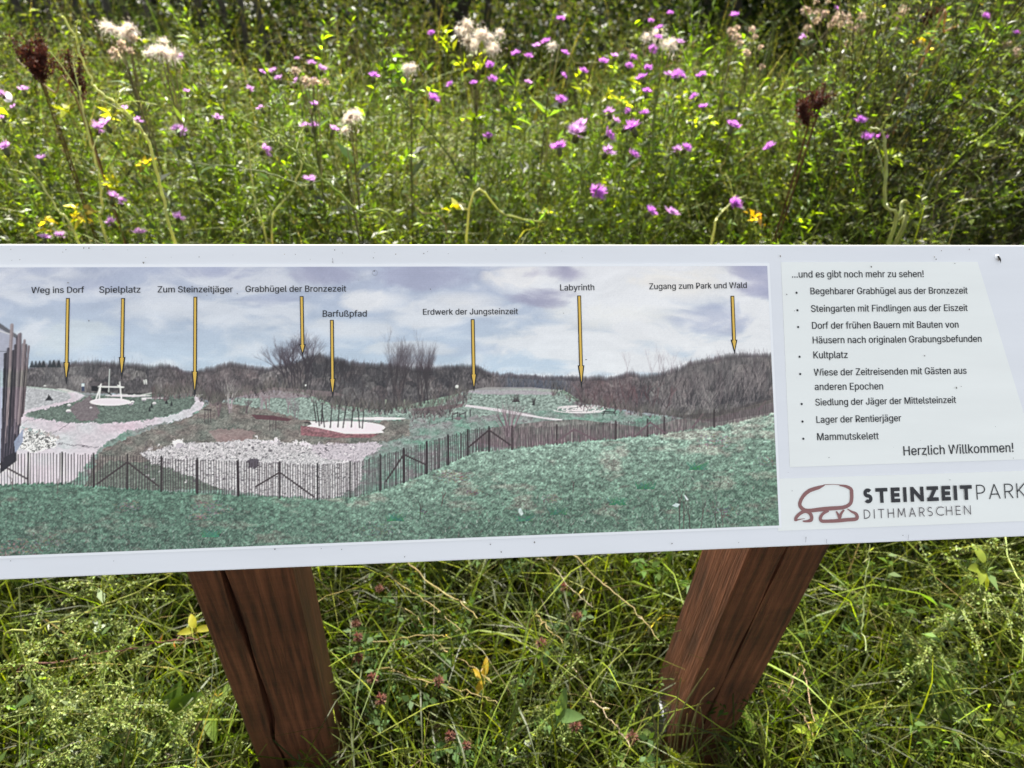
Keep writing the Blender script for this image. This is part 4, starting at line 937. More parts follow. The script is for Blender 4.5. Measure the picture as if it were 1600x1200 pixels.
# --- specks of dirt, tiny splashes and a ring of dried water on the plate
g = Geo(); dr = np.random.default_rng(12)
spots = [(225, 411, .9), (520, 410, .7), (585, 424, 1.0), (1218, 401, 1.0), (1490, 412, .9), (1493, 606, .9), (1500, 604, .6), (1443, 556, 1.0), (1360, 417, .8), (783, 862, .9), (835, 847, 1.0), (766, 850, .8), (1049, 849, .9), (1294, 715, .6), (1409, 836, .8), (1258, 840, .7), (312, 402, .6), (445, 398, .8), (462, 398, .7)]
spots += [(dr.uniform(-200, 1600), dr.choice([dr.uniform(388, 408), dr.uniform(842, 895), dr.uniform(420, 830)]), dr.uniform(.3, .75)) for _ in range(110)]
for px, py, s in spots:
    c = uv(px, py)
    if not (vB + .003 < c[1] < vT - .003): continue
    k = 7; aa = np.linspace(0, 2 * np.pi, k + 1)[:-1]; rr = s * .0011 * dr.uniform(.5, 1.2, k); el_ = dr.uniform(.5, 1.6)
    ring = c + np.stack([np.cos(aa) * rr, np.sin(aa) * rr * el_], 1)
    V = np.concatenate([onboard(ring, .0020), onboard(c + (ring - c) * .1, .0024)])
    g.add(V, [[i, (i + 1) % k, k + (i + 1) % k, k + i] for i in range(k)], tuple(dr.uniform(.06, .3) * np.array([1, .93, .82])))
aa = np.linspace(0, 2 * np.pi, 25); c = uv(586, 427)
V = np.concatenate([onboard(c + np.stack([np.cos(aa), np.sin(aa) * 1.1], 1) * r, .0022) for r in (.0026, .0031)]); i = np.arange(24)
g.add(V, np.stack([i, i + 1, i + 26, i + 25], -1), (.42, .43, .48))
for px, py, L in [(1258, 838, 9), (1418, 835, 8), (1290, 842, 7), (520, 404, 8)]:
    A, B = uv(px, py), uv(px + dr.uniform(-1, 1), py + L); w_ = np.array([.00025, 0]); g.add(np.array([onboard(p, .0022) for p in (A - w_, A + w_, B + w_, B - w_)]), [[0, 1, 2, 3]], (.35, .34, .36))
dirt = g.build("dirt", M_FENCE, sign, smooth=False); dirt["kind"] = "stuff"


# --- posts
def post(corner, w, depth, rotz, crack, notch_w, notch_d, seed):
    """squared timber standing on the ground; cross-sections with a drying crack in the front face"""
    c, s = math.cos(rotz), math.sin(rotz)
    zs = np.concatenate([np.linspace(-.05, .60, 44), np.linspace(.61, 1.0, 14)])
    rows = []
    for z in zs:
        f = crack(z); nw = notch_w(z)
        n1 = (vnoise(np.array([z * 7.0]), np.array([seed * 1.0]), 5)[0] - .5) * .003
        b = .004
        fx_ = f * w
        prof = [(0, b), (b, 0), (fx_ * .5, n1 * .4), (fx_ - nw, 0), (fx_ - nw * .45, notch_d * (nw > .0006)), (fx_ + nw * .45, notch_d * (nw > .0006)), (fx_ + nw, 0), ((fx_ + w) / 2, -n1 * .4), (w - b, 0), (w, b), (w + n1 * .3, depth * .5), (w, depth - b), (w - b, depth), (b, depth), (0, depth - b), (-n1 * .3, depth * .5)]
        P = np.array([[corner[0] + x * c - y * s, corner[1] + x * s + y * c, z] for x, y in prof])
        lim = BO[2] + (P[:, 1] - BO[1]) * math.tan(TAU) - .0125 / math.cos(TAU)       # cut along the back of the panel
        P[:, 2] = np.minimum(P[:, 2], lim)
        rows.append(P)
    V = np.concatenate(rows); k = len(rows[0]); n = len(rows)
    Q = [[i * k + j, i * k + (j + 1) % k, (i + 1) * k + (j + 1) % k, (i + 1) * k + j] for i in range(n - 1) for j in range(k)]
    g = Geo(); g.add(V, Q, (.1, .05, .03))
    return g.build("post", M_WOOD, sign, smooth=False)


lc = at_y(290.1, 897.3, .60)
rc = at_y(1299, 853.5, .60)
rl = at_y(1173.2, 859, .60)
post(lc[:2], .131, .118, math.radians(3.4), lambda z: .355 - .06 * math.exp(-((z - .24) / .05) ** 2) + .03 * (z - .4) - .10 * max(z - .5, 0), lambda z: .0042 + .002 * math.sin(z * 23), .016, 1)
post(rl[:2], rc[0] - rl[0], .122, 0.0, lambda z: .42 + .06 * (z - .3), lambda z: .0016 + .0010 * math.sin(z * 31), .008, 2)
# galvanised foot plate beside the right post
x0 = rl[0] - .006
bm = bmesh.new()
prof = [(.625, -.06), (.70, -.06), (.70, .12), (.69, .135), (.64, .135), (.625, .118)]
A = [bm.verts.new(Vector((x0, y, z)) - Vector(ROOT)) for y, z in prof]; B = [bm.verts.new(Vector((x0 + .005, y, z)) - Vector(ROOT)) for y, z in prof]
bm.faces.new(A); bm.faces.new(B[::-1])
for i in range(6): bm.faces.new((A[i], B[i], B[(i + 1) % 6], A[(i + 1) % 6]))
bmesh.ops.recalc_face_normals(bm, faces=bm.faces)
me = bpy.data.meshes.new("post_shoe"); bm.to_mesh(me); bm.free(); me.materials.append(M_ZINC)
o = bpy.data.objects.new("post_shoe", me); COL.objects.link(o); o.parent = sign

# ------------------------------------------------------------------ vegetation: plant shapes
def plant_stem(h, r=.0022, bendx=.0, col=(.10, .13, .04), n=7, sides=3):
    t = np.linspace(0, 1, n); w = rng.normal(size=2) * .03 * h
    P = np.stack([bendx * t * t + w[0] * np.sin(t * 4), w[1] * np.sin(t * 5), h * t], 1)
    return P, tube(P, r * (1 - .6 * t), sides, col)


def along(P, t):
    k = len(P) - 1; f = np.clip(t * k, 0, k - 1e-6); i = f.astype(int)
    return P[i] + (P[i + 1] - P[i]) * (f - i)[:, None]


def sph(az, el):
    return np.stack([np.cos(az) * np.cos(el), np.sin(az) * np.cos(el), np.sin(el)], -1)


def jitter(col, n, s=.18):
    c = np.asarray(col, float)[None] * np.exp(rng.normal(size=(n, 1)) * s) * np.exp(rng.normal(size=(n, 3)) * s * .35)
    return c


def leafy(h=.6, n=60, L=(.025, .06), W=.22, col=(.075, .125, .018), el=(.1, 1.0), branches=5, stemcol=(.11, .15, .04), t0=.12):
    g = Geo(); P, T = plant_stem(h, .0024, rng.normal() * .12 * h, stemcol); g.add(*T)
    stems = [P]
    for b in range(branches):
        t = rng.uniform(.3, .85); o = along(P, np.array([t]))[0]; d = sph(rng.uniform(0, 6.28), rng.uniform(.5, 1.2)); l = h * rng.uniform(.2, .4)
        Q = curve([o, o + d * l * .5 + [0, 0, .02], o + d * l + [0, 0, l * .25]], 5); stems.append(Q); g.add(*tube(Q, np.linspace(.0014, .0007, len(Q)), 3, stemcol))
    n = int(n * 1.9); m = max(4, n // len(stems)); L = (L[0] * .6, L[1] * .62)
    for S in stems:
        t = rng.uniform(t0, 1, m); b = along(S, t); l = rng.uniform(*L, m) * (1.1 - .45 * t)
        g.add(*leaves(b, sph(rng.uniform(0, 6.28, m), rng.uniform(*el, m)), l, l * W * rng.uniform(.8, 1.25, m), jitter(col, m)))
    return g.arrays()


def feathery(h=.5, fronds=16, col=(.06, .10, .025), L=.10, leaf=.016, n=16, stemcol=(.09, .12, .04), wid=.16):
    g = Geo(); P, T = plant_stem(h, .0022, rng.normal() * .1 * h, stemcol); g.add(*T)
    for f in range(fronds):
        t = rng.uniform(.08, .98); o = along(P, np.array([t]))[0]; d = sph(rng.uniform(0, 6.28), rng.uniform(.0, .9)); l = L * rng.uniform(.6, 1.2) * (1.15 - .6 * t)
        k = np.linspace(.15, 1, n); b = o + d * (l * k)[:, None]; b[:, 2] -= l * .25 * k ** 2
        s = norm(np.cross(d, [0, 0, 1.0])); sg = np.where(np.arange(n) % 2, 1, -1)[:, None]
        dd = s * sg * .8 + d * .7 + rng.normal(size=(n, 3)) * .25
        ll = leaf * (1.25 - k * .6) * rng.uniform(.7, 1.3, n)
        g.add(*leaves(b, dd, ll, ll * wid * 1.6, jitter(col, n, .15), droop=.05))
    return g.arrays()


def goosefoot(h=.5, br=9, seeds=46, col=(.17, .21, .06), stemcol=(.22, .26, .08), size=.0042, spread=.9):
    g = Geo(); P, T = plant_stem(h, .0026, rng.normal() * .15 * h, stemcol); g.add(*T)
    for b in range(br):
        t = rng.uniform(.3, 1); o = along(P, np.array([t]))[0]; d = sph(rng.uniform(0, 6.28), rng.uniform(.1, spread)); l = h * rng.uniform(.15, .38)
        Q = curve([o, o + d * l * .5, o + d * l + [0, 0, -l * .15]], 6); g.add(*tube(Q, .0009, 3, stemcol))
        k = rng.uniform(.15, 1, seeds); c = along(Q, k) + rng.normal(size=(seeds, 3)) * .004
        s = size * rng.uniform(.6, 1.4, seeds)
        g.add(*leaves(c, rng.normal(size=(seeds, 3)), s * 1.5, s, jitter(col, seeds, .22), fold=.4, droop=0))
    m = 10; t = rng.uniform(.1, .8, m); l = rng.uniform(.02, .05, m)
    g.add(*leaves(along(P, t), sph(rng.uniform(0, 6.28, m), rng.uniform(-.2, .8, m)), l, l * .3, jitter((.08, .13, .03), m)))
    return g.arrays()


def wisps(h=.7, n=26, col=(.20, .22, .08), w=.0016, spread=.6, tip=(.26, .24, .11)):
    g = Geo()
    az = rng.uniform(0, 6.28, n); b = np.stack([rng.normal(size=n) * .02, rng.normal(size=n) * .02, np.zeros(n)], 1)
    g.add(*ribbons(b, az, h * rng.uniform(.6, 1.1, n), rng.uniform(.2, spread * 2, n), w * rng.uniform(.7, 1.6, n), jitter(col, n, .2), 5, jitter(tip, n, .2), lean=rng.uniform(0, .25, n)))
    m = n * 3; j = rng.integers(0, n, m); t = rng.uniform(.5, 1, m)
    V = g.V[0].reshape(n, -1, 3); mid = (V[:, 0::2] + V[:, 1::2]) / 2
    f = t * 4.999; i = f.astype(int); c = mid[j, i] + (mid[j, i + 1] - mid[j, i]) * (f - i)[:, None]
    g.add(*leaves(c, sph(rng.uniform(0, 6.28, m), rng.uniform(.1, 1.3, m)), rng.uniform(.01, .03, m), .0022, jitter(tip, m, .25), droop=0))
    return g.arrays()


def scatter(geo, temps, x, y, scale, tint=.16, lean=.16, z=None):
    """merged copies of plant shapes standing at x, y"""
    N = len(x); pick = rng.integers(0, len(temps), N); z = ground_z(x, y) - .01 if z is None else z
    for k, (V, Q, C) in enumerate(temps):
        I = np.where(pick == k)[0]; n = len(I)
        if not n: continue
        a = rng.uniform(0, 6.28, n); s = scale[I]; lx, ly = rng.normal(size=(2, n)) * lean
        ca, sa = np.cos(a) * s, np.sin(a) * s
        X = V[None, :, 0] * ca[:, None] - V[None, :, 1] * sa[:, None]; Y = V[None, :, 0] * sa[:, None] + V[None, :, 1] * ca[:, None]
        Z = V[None, :, 2] * s[:, None]
        W = np.stack([X + lx[:, None] * Z + x[I][:, None], Y + ly[:, None] * Z + y[I][:, None], Z + z[I][:, None]], -1)
        QQ = Q[None] + (np.arange(n) * len(V))[:, None, None]
        CC = C[None] * np.exp(rng.normal(size=(n, 1, 1)) * tint) * np.exp(rng.normal(size=(n, 1, 3)) * tint * .3)
        geo.add(W.reshape(-1, 3), QQ.reshape(-1, 4), CC.reshape(-1, 3))


def field(n, y0, y1, xl=lambda y: -1.0 - .92 * y, xr=lambda y: 1.05 + .98 * y):
    y = rng.uniform(y0, y1, n * 3); x = rng.uniform(xl(y1), xr(y1), n * 3)
    k = (x > xl(y)) & (x < xr(y)); return x[k][:n], y[k][:n]


def canopy(x, y):
    """how tall the growth stands"""
    h = np.interp(y, [0, .9, 1.3, 1.7, 2.1, 2.6, 3.2, 4.5, 6], [.22, .26, .33, .45, .60, .68, .62, .40, .26])
    px, py = to_px(np.stack([x, y, h + 0 * x], -1)) if np.ndim(x) else (0, 0)
    gap = np.clip(1 - np.abs(px - 450) / 110, 0, 1) + np.clip(1 - np.abs(px - 800) / 260, 0, 1) * .8 + np.clip(1 - np.abs(px - 1270) / 110, 0, 1) * 1.2
    h = h * (.52 + .95 * fbm(x * 2.3 + 9, y * 2.3, 61, 3))
    h = h + np.clip((x - .53 * y) / .25, 0, 1) * .34 * np.clip((y - 1.25) * 2, 0, 1) * np.clip((3.4 - y) / .6, 0, 1) + np.exp(-((x - .95) / .5) ** 2 - ((y - 2.3) / .4) ** 2) * .10
    return h * (1 - np.clip(gap * 1.6, 0, 1) * .6 * np.clip((y - 2.75) / .4, 0, 1))


def clear_of_board(x, y, margin=.03):
    """not growing through the posts"""
    k = np.ones(len(x), bool)
    for c in (lc, rl): k &= ~((x > c[0] - margin) & (x < c[0] + .13 + margin) & (y > .6 - margin) & (y < .73 + margin))
    for xa, xb in ((lc[0] - .05, lc[0] + .17), (rl[0] - .06, rl[0] + .15)):       # growth is thinner just before the posts
        k &= ~((x > xa) & (x < xb) & (y > .30) & (y < .62) & (rng.random(len(x)) < .8))
    return k


# ------------------------------------------------------------------ grass (stuff)
g = Geo()
def blades(n, x, y, L, bend, W, col, tip=None, lean=.25, curl=1.6, seg=4):
    k = clear_of_board(x, y); x, y = x[k], y[k]; n = len(x)
    b = np.stack([x, y, ground_z(x, y) - .005], 1)
    patch = fbm(x * 2.2 + 3, y * 2.2, 77, 3)[:, None]
    c = jitter(col, n, .25) * (.65 + .8 * patch)
    az = rng.uniform(0, 6.28, n) + (vnoise(x * 2 + 11, y * 2, 78) - .5) * 4
    g.add(*ribbons(b, az, rng.uniform(*L, n), rng.uniform(*bend, n), rng.uniform(*W, n), c, seg, None if tip is None else jitter(tip, n, .2), curl, rng.uniform(0, lean, n)))

near = dict(xl=lambda y: -1.15 - .25 * y, xr=lambda y: 1.4 + .4 * y)
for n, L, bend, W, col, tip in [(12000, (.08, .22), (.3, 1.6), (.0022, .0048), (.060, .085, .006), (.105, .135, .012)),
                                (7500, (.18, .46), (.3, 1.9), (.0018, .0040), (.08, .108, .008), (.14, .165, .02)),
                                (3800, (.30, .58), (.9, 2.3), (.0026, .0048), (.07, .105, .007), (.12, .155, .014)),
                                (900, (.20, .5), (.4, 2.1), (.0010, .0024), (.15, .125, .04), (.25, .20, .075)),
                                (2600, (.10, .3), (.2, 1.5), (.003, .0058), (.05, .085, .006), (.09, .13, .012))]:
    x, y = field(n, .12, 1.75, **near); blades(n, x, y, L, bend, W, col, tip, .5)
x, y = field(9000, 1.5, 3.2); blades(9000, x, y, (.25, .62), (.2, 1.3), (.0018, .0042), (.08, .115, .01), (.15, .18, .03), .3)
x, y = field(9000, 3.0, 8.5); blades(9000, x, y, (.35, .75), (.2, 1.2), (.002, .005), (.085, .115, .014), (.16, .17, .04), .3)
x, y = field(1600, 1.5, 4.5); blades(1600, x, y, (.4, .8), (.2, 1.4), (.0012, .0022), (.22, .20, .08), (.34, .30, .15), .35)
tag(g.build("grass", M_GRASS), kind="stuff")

# ------------------------------------------------------------------ meadow growth (stuff): leafy stems, feathery herbs, goosefoot, wisps
def tinted(T, k): return [(V, Q, C * np.array(k, np.float32)) for V, Q, C in T]  # scales the plants' own colours, brighter and yellower


G_LEAFY = [leafy(.6, 70), leafy(.6, 80, (.02, .05), .2, (.07, .12, .02), branches=7), leafy(.65, 56, (.03, .08), .22, (.09, .145, .016), branches=4), leafy(.55, 90, (.015, .035), .34, (.075, .12, .03), branches=8), leafy(.6, 60, (.03, .07), .16, (.06, .11, .02), (.5, 1.3))]
G_BRIGHT = [leafy(.6, 60, (.03, .065), .30, (.125, .17, .014), branches=4), leafy(.6, 80, (.02, .045), .36, (.14, .18, .016), branches=7)]
G_FEATHER = [feathery(), feathery(.55, 20, (.075, .11, .03), .12, .014), feathery(.6, 22, (.085, .105, .05), .09, .018, 14)]
G_MUGWORT = [leafy(.8, 130, (.018, .045), .17, (.095, .12, .05), (.2, 1.2), 10, (.10, .09, .05)), leafy(.8, 150, (.014, .034), .2, (.095, .115, .06), (.1, 1.1), 12, (.11, .10, .05)), feathery(.8, 30, (.075, .105, .045), .10, .02, 16)]
G_GOOSE = [goosefoot(), goosefoot(.6, 12, 40), goosefoot(.55, 10, 50, (.15, .19, .07)), goosefoot(.5, 12, 44, (.20, .20, .09))]
G_WISP = [wisps(), wisps(.75, 34, (.15, .18, .06)), wisps(.7, 24, (.24, .22, .11), .0014)]
G_BROWN = [goosefoot(.7, 10, 40, (.19, .14, .09), (.14, .11, .06)), wisps(.75, 26, (.20, .15, .08), .0014, .4, (.28, .2, .12))]


G_LEAFY = tinted(G_LEAFY, (1.45, 1.30, .7)); G_FEATHER = tinted(G_FEATHER, (1.4, 1.3, .75)); G_BRIGHT = tinted(G_BRIGHT, (1.2, 1.15, .8))


def patch(geo, temps, n, y0, y1, unit, seed=None, thr=.0, mask=None, hs=1.0):
    x, y = field(n, y0, y1)
    if seed is not None:
        k = fbm(x * 1.1 + seed, y * 1.1 + seed * 2, 100 + seed, 3) > thr; x, y = x[k], y[k]
    if mask is not None:
        px, py = to_px(np.stack([x, y, canopy(x, y)], 1)); k = mask(x, y, px, py); x, y = x[k], y[k]
    k = clear_of_board(x, y, .05); x, y = x[k], y[k]
    scatter(geo, temps, x, y, canopy(x, y) * hs * rng.uniform(.65, 1.12, len(x)) / unit)


g = Geo()
RIGHT = lambda x, y, px, py: (px < 1370) | (rng.random(len(x)) < .25)
patch(g, G_LEAFY, 1300, 1.25, 2.5, .62, None, 0, RIGHT)
patch(g, G_LEAFY, 1400, 2.3, 4.2, .62, None, 0, RIGHT)
patch(g, G_LEAFY, 700, 4.0, 7.5, .62)
patch(g, G_BRIGHT, 900, 1.2, 3.6, .62, 4, .49, lambda x, y, px, py: px < 1300)
patch(g, G_BRIGHT, 520, 1.2, 2.2, .62, None, 0, lambda x, y, px, py: px < 1330)
patch(g, G_FEATHER, 700, 1.2, 3.0, .58)
patch(g, G_FEATHER, 700, 2.6, 5.5, .58, 5, .45)
patch(g, G_MUGWORT, 3200, 1.35, 4.2, .8, None, 0, lambda x, y, px, py: (px > 1300 + 110 * np.sin(y * 5)), 1.12)
patch(g, G_MUGWORT, 260, 2.6, 5.0, .8, 6, .5)
tag(g.build("meadow_herbs", M_LEAF), kind="stuff")
g = Geo()
patch(g, G_GOOSE, 420, 1.15, 2.6, .55, 7, .46)
patch(g, G_GOOSE, 420, 2.4, 5.0, .55, 8, .5)
patch(g, G_WISP, 420, 1.3, 3.2, .7, 9, .47)
patch(g, G_WISP, 700, 1.9, 3.6, .7, None, 0, lambda x, y, px, py: (px > 1040) & (px < 1420), 1.1)
patch(g, G_WISP, 260, 2.4, 5.0, .7, None, 0, lambda x, y, px, py: (px < 330))
patch(g, G_BROWN, 300, 2.5, 5.4, .72, 10, .5)
for n, y0, y1, L, col in [(2600, 1.3, 2.4, (.35, .7), (.13, .19, .03)), (3200, 2.2, 4.2, (.45, .85), (.15, .20, .04))]:   # thin stems bent over and tangled
    x, y = field(n, y0, y1); k = clear_of_board(x, y); x, y = x[k], y[k]; n = len(x)
    zz = canopy(x, y) * rng.uniform(.2, .75, n)
    g.add(*ribbons(np.stack([x, y, zz], 1), rng.uniform(0, 6.28, n), rng.uniform(*L, n) * .7, rng.uniform(.6, 2.2, n), rng.uniform(.0012, .0026, n), jitter(col, n, .3), 6, jitter((.20, .24, .06), n, .3), 1.2, rng.uniform(.1, .9, n)))
tag(g.build("meadow_stalks", M_STALK), kind="stuff")
# low herbs among the grass under and in front of the board
g = Geo()
x, y = field(330, .15, 1.5, **near); k = clear_of_board(x, y, .05); x, y = x[k], y[k]
scatter(g, [leafy(.2, 22, (.018, .04), .4, (.07, .125, .02), branches=2), leafy(.22, 26, (.012, .03), .45, (.09, .145, .02), branches=3), feathery(.2, 8, (.07, .12, .03), .09, .014, 12), feathery(.16, 7, (.08, .13, .05), .08, .012, 12)], x, y, rng.uniform(.7, 1.6, len(x)), lean=.35)
tag(g.build("low_herbs", M_BROAD), kind="stuff")

# ------------------------------------------------------------------ plants one can count
CAPT = [(91, "Weg ins Dorf"), (188, "Spielplatz"), (305, "Zum Steinzeitjäger"), (462, "Grabhügel"), (540, "Barfußpfad"), (735, "Erdwerk"), (901, "Labyrinth"), (1090, "Zugang zum Park"), (1340, "the text panel"), (1560, "the screw")]
PENDING = []
ORD = ["leftmost", "second from left", "third from left", "fourth from left", "fifth from left", "sixth from left", "seventh from left", "eighth from left", "ninth from left", "tenth from left"]


def where(o, look, cat, group, px, py):
    cap = min(CAPT, key=lambda c: abs(c[0] - px))[1]
    row = "just above the board edge" if py > 290 else ("low in the meadow" if py > 185 else ("midway up the meadow" if py > 100 else "high in the meadow"))
    PENDING.append((o, look, cat, group, cap, row, px))


def settle_labels():
    buckets = {}
    for p in PENDING: buckets.setdefault((p[1], p[4], p[5]), []).append(p)
    for (look, cap, row), L in buckets.items():
        L.sort(key=lambda p: p[6])
        name = cap if cap.startswith("the") else "the word " + cap
        for i, p in enumerate(L):
            extra = "" if len(L) == 1 else ", " + (ORD[i] if i < len(L) - 1 else "rightmost")
            look = look.replace("knapweed with clustered heads", "knapweed cluster"); short = {"just above the board edge": "at the board edge", "low in the meadow": "low", "midway up the meadow": "midway up", "high in the meadow": "high up"}[row]
            tag(p[0], "%s %s over %s%s" % (look, short, name, extra), p[2], p[3])


def top_z(py):
    return float(np.interp(py, [0, 100, 200, 300, 380], [.96, .92, .84, .72, .60]))


# shared head shapes
def knapweed_head(tone=(.56, .25, .62), n=46):
    g = Geo()
    az = rng.uniform(0, 6.28, n); el = rng.uniform(.05, 1.45, n)
    L = np.where(el < .6, rng.uniform(.014, .021, n), rng.uniform(.008, .013, n))
    d = sph(az, el); b = np.array([0, 0, .006]) + d * .003
    for s in (-.22, .0, .22):
        dd = norm(d + np.stack([-np.sin(az), np.cos(az), np.zeros(n)], 1) * s * 1.3)
        g.add(*leaves(b, dd, L * rng.uniform(.8, 1.1, n), .0034, jitter(tone, n, .22), fold=.15, droop=-.12))
    return g.mesh("flower_head", M_PETAL)


def knapweed_cup():
    g = Geo(); z = np.array([-.016, -.013, -.007, 0, .005]); r = [.002, .0052, .0066, .0056, .0045]
    g.add(*tube(np.stack([z * 0, z * 0, z], 1), r, 8, (.075, .085, .03))); return g.mesh("bract_cup", M_STALK)


HEADS = [knapweed_head() for _ in range(4)] + [knapweed_head((.60, .40, .62), 34) for _ in range(2)]; CUP = knapweed_cup()


def part(name, me, parent, loc=(0, 0, 0), s=1.0, rot=(0, 0, 0)):
    o = bpy.data.objects.new(name, me); COL.objects.link(o); o.parent = parent; o.location = loc; o.scale = (s, s, s); o.rotation_euler = rot; return o


def stem_to(base, tip, sag=.3, n=9):
    m1 = base * .6 + tip * .4; m1[2] = base[2] + (tip[2] - base[2]) * .5; m1[:2] += rng.normal(size=2) * .02
    return curve([base, m1, tip], n)


FL = [(283, 91), (465, 94), (488, 102), (503, 112), (408, 115), (428, 114), (437, 126), (466, 127), (489, 129), (390, 142), (292, 146), (410, 172), (492, 167), (195, 174), (214, 191), (153, 204), (167, 198), (338, 187), (278, 206), (288, 208), (478, 200), (490, 200), (520, 206), (412, 237), (486, 287), (177, 311), (190, 317), (176, 350), (218, 369), (278, 342), (70, 375), (95, 371), (22, 170), (5, 150), (38, 144), (5, 187), (10, 235), (65, 252),
      (876, 33), (1046, 24), (1031, 47), (1016, 35), (839, 76), (854, 69), (825, 92), (808, 88), (881, 86), (1019, 78), (1028, 62), (1062, 69), (987, 93), (982, 106), (960, 91), (942, 100), (910, 115), (878, 120), (1055, 121), (1011, 111), (1010, 147), (1004, 125), (766, 105), (768, 127), (741, 133), (705, 134), (677, 158), (584, 123), (824, 132), (952, 179), (982, 175), (1008, 180), (960, 192), (979, 201), (990, 204), (947, 213), (947, 240), (910, 201), (900, 213), (903, 205), (874, 235), (763, 216), (1058, 238), (1070, 234), (930, 302), (1014, 334), (1046, 338), (987, 246), (876, 160), (675, 54),
      (1148, 27), (1087, 154), (1099, 170), (1143, 201), (1097, 122), (1063, 123), (1342, 192), (1354, 218), (1374, 221), (1205, 233), (1146, 321), (1256, 61), (1305, 15), (1538, 29), (1586, 54), (1044, 120), (1058, 118)]
left = list(FL)
while left:
    a = left.pop(0); cl = [a] + [b for b in left if math.hypot(b[0] - a[0], b[1] - a[1]) < 17]
    left = [b for b in left if b not in cl]
    cz = top_z(a[1]) + rng.normal() * .03
    tips = []
    for px, py in cl: tips.append(at_z(px, py, cz + rng.normal() * .012))
    b0 = tips[0].copy(); b0[:2] += rng.normal(size=2) * .16; b0[1] += .08; b0[2] = ground_z(b0[0], b0[1]) - .01
    root = empty("knapweed", b0); where(root, "purple knapweed" if len(cl) == 1 else "purple knapweed with clustered heads", "knapweed", "purple knapweed flowering in the meadow", *a)
    gs, gf = Geo(), Geo()
    mainp = stem_to(b0, tips[0] - [0, 0, .014]); gs.add(*tube(mainp, np.linspace(.0019, .0010, len(mainp)), 4, (.15, .20, .05)))
    for tip in tips[1:]:
        st = mainp[int(len(mainp) * .6)]; p = curve([st, (st + tip) / 2 + [0, 0, -.02], tip - [0, 0, .014]], 7); gs.add(*tube(p, np.linspace(.0012, .0009, len(p)), 4, (.15, .20, .05)))
    gs.build("stem", M_STALK, root)
    m = 14; t = rng.uniform(.35, .95, m); l = rng.uniform(.02, .055, m); gf.add(*leaves(along(mainp, t), sph(rng.uniform(0, 6.28, m), rng.uniform(.2, 1.1, m)), l, l * .2, jitter((.075, .12, .03), m)))
    gf.build("foliage", M_LEAF, root)
    for tip in tips:
        dist = np.linalg.norm(tip - CAM); s = rng.uniform(.75, 1.18) * (1.08 if a[1] > 190 else .78)
        h = part("flower_head", HEADS[rng.integers(0, 4) if a[0] > 560 and rng.random() < .8 else rng.integers(4, 6)], root, tip - b0, s * (1 if a[0] > 560 else .82), (rng.normal() * .35 + .25, rng.normal() * .3, rng.uniform(0, 6)))
        part("bract_cup", CUP, h)

# thistles gone to seed
def fluff():
    g = Geo(); n = 150; d = norm(rng.normal(size=(n, 3)) * [1, 1, .8] + [rng.normal() * .4, rng.normal() * .4, .7]); g.add(*leaves(d * .003, d, rng.uniform(.010, .034, n), .0016, jitter((.80, .73, .64), n, .15), fold=.1, droop=.25)); m = 30; g.add(*leaves(rng.normal(size=(m, 3)) * .016, rng.normal(size=(m, 3)), rng.uniform(.008, .02, m), .0016, jitter((.8, .75, .68), m))); e = norm(rng.normal(size=(24, 3)) * [1, 1, .4] - [0, 0, .6]); g.add(*leaves(e * .002, e, .013, .004, jitter((.25, .18, .10), 24))); return g.mesh("seed_head", M_FLUFF)


def bud():
    g = Geo(); n = 60; e = norm(rng.normal(size=(n, 3)) + [0, 0, .3]); g.add(*leaves(e * .003, e, rng.uniform(.006, .012, n), .0034, jitter((.50, .40, .30), n, .25), fold=.2)); return g.mesh("seed_head", M_FLUFF)


FLUFF = [fluff() for _ in range(4)]; BUD = [bud() for _ in range(2)]
TH = [((745, 62), 42, 18, 15), ((640, 105), 6, 5, 2), ((548, 182), 16, 10, 4), ((184, 48), 22, 7, 7), ((192, 72), 26, 10, -6), ((250, 78), 26, 8, 8), ((535, 205), 6, 8, 1), ((1285, 22), 28, 22, -16), ((1330, 38), 20, 18, -12), ((1420, 30), 22, 18, -9), ((1010, 52), 24, 12, 3), ((1150, 58), 10, 10, -5), ((862, 75), 8, 8, 1), ((1040, 62), 10, 10, 2), ((1580, 75), 12, 10, -5), ((480, 120), 30, 12, -7), ((1180, 75), 20, 14, -6)]
for (cx, cy), rx, ry, k in TH:
    cz = top_z(cy) + .02; c = at_z(cx, cy, cz); b0 = c.copy(); b0[1] += .05; b0[2] = ground_z(b0[0], b0[1]) - .01
    root = empty("thistle", b0); where(root, "thistle with beige seed buds" if k < 0 else ("thistle with white seed fluff" if k > 4 else "small thistle with pale fluff"), "thistle", "thistles gone to seed", cx, cy)
    gs = Geo(); mainp = stem_to(b0, c - [0, 0, .10]); gs.add(*tube(mainp, np.linspace(.004, .002, len(mainp)), 5, (.13, .13, .06)))
    for i in range(abs(k)):
        u, v = rng.uniform(-1, 1) * .95, rng.normal() * .6; tip = at_y(cx + u * rx, cy + v * ry, c[1] + rng.normal() * .035)
        st = mainp[-1 - rng.integers(0, 3)]; p = curve([st, st * .4 + tip * .6 + [0, 0, -.01], tip], 6); gs.add(*tube(p, .0013, 3, (.16, .14, .07)))
        part("seed_head", FLUFF[rng.integers(0, 4)] if k > 0 else BUD[rng.integers(0, 2)], root, tip - b0, rng.uniform(.5, .95) if k > 0 else rng.uniform(.7, 1.3), tuple(rng.normal(size=3) * .4))
    gs.build("stem", M_STALK, root)
    m = 16; gf = Geo(); t = rng.uniform(.3, 1, m); l = rng.uniform(.04, .09, m); gf.add(*leaves(along(mainp, t), sph(rng.uniform(0, 6.28, m), rng.uniform(0, .9, m)), l, l * .22, jitter((.07, .10, .04), m))); gf.build("foliage", M_LEAF, root)

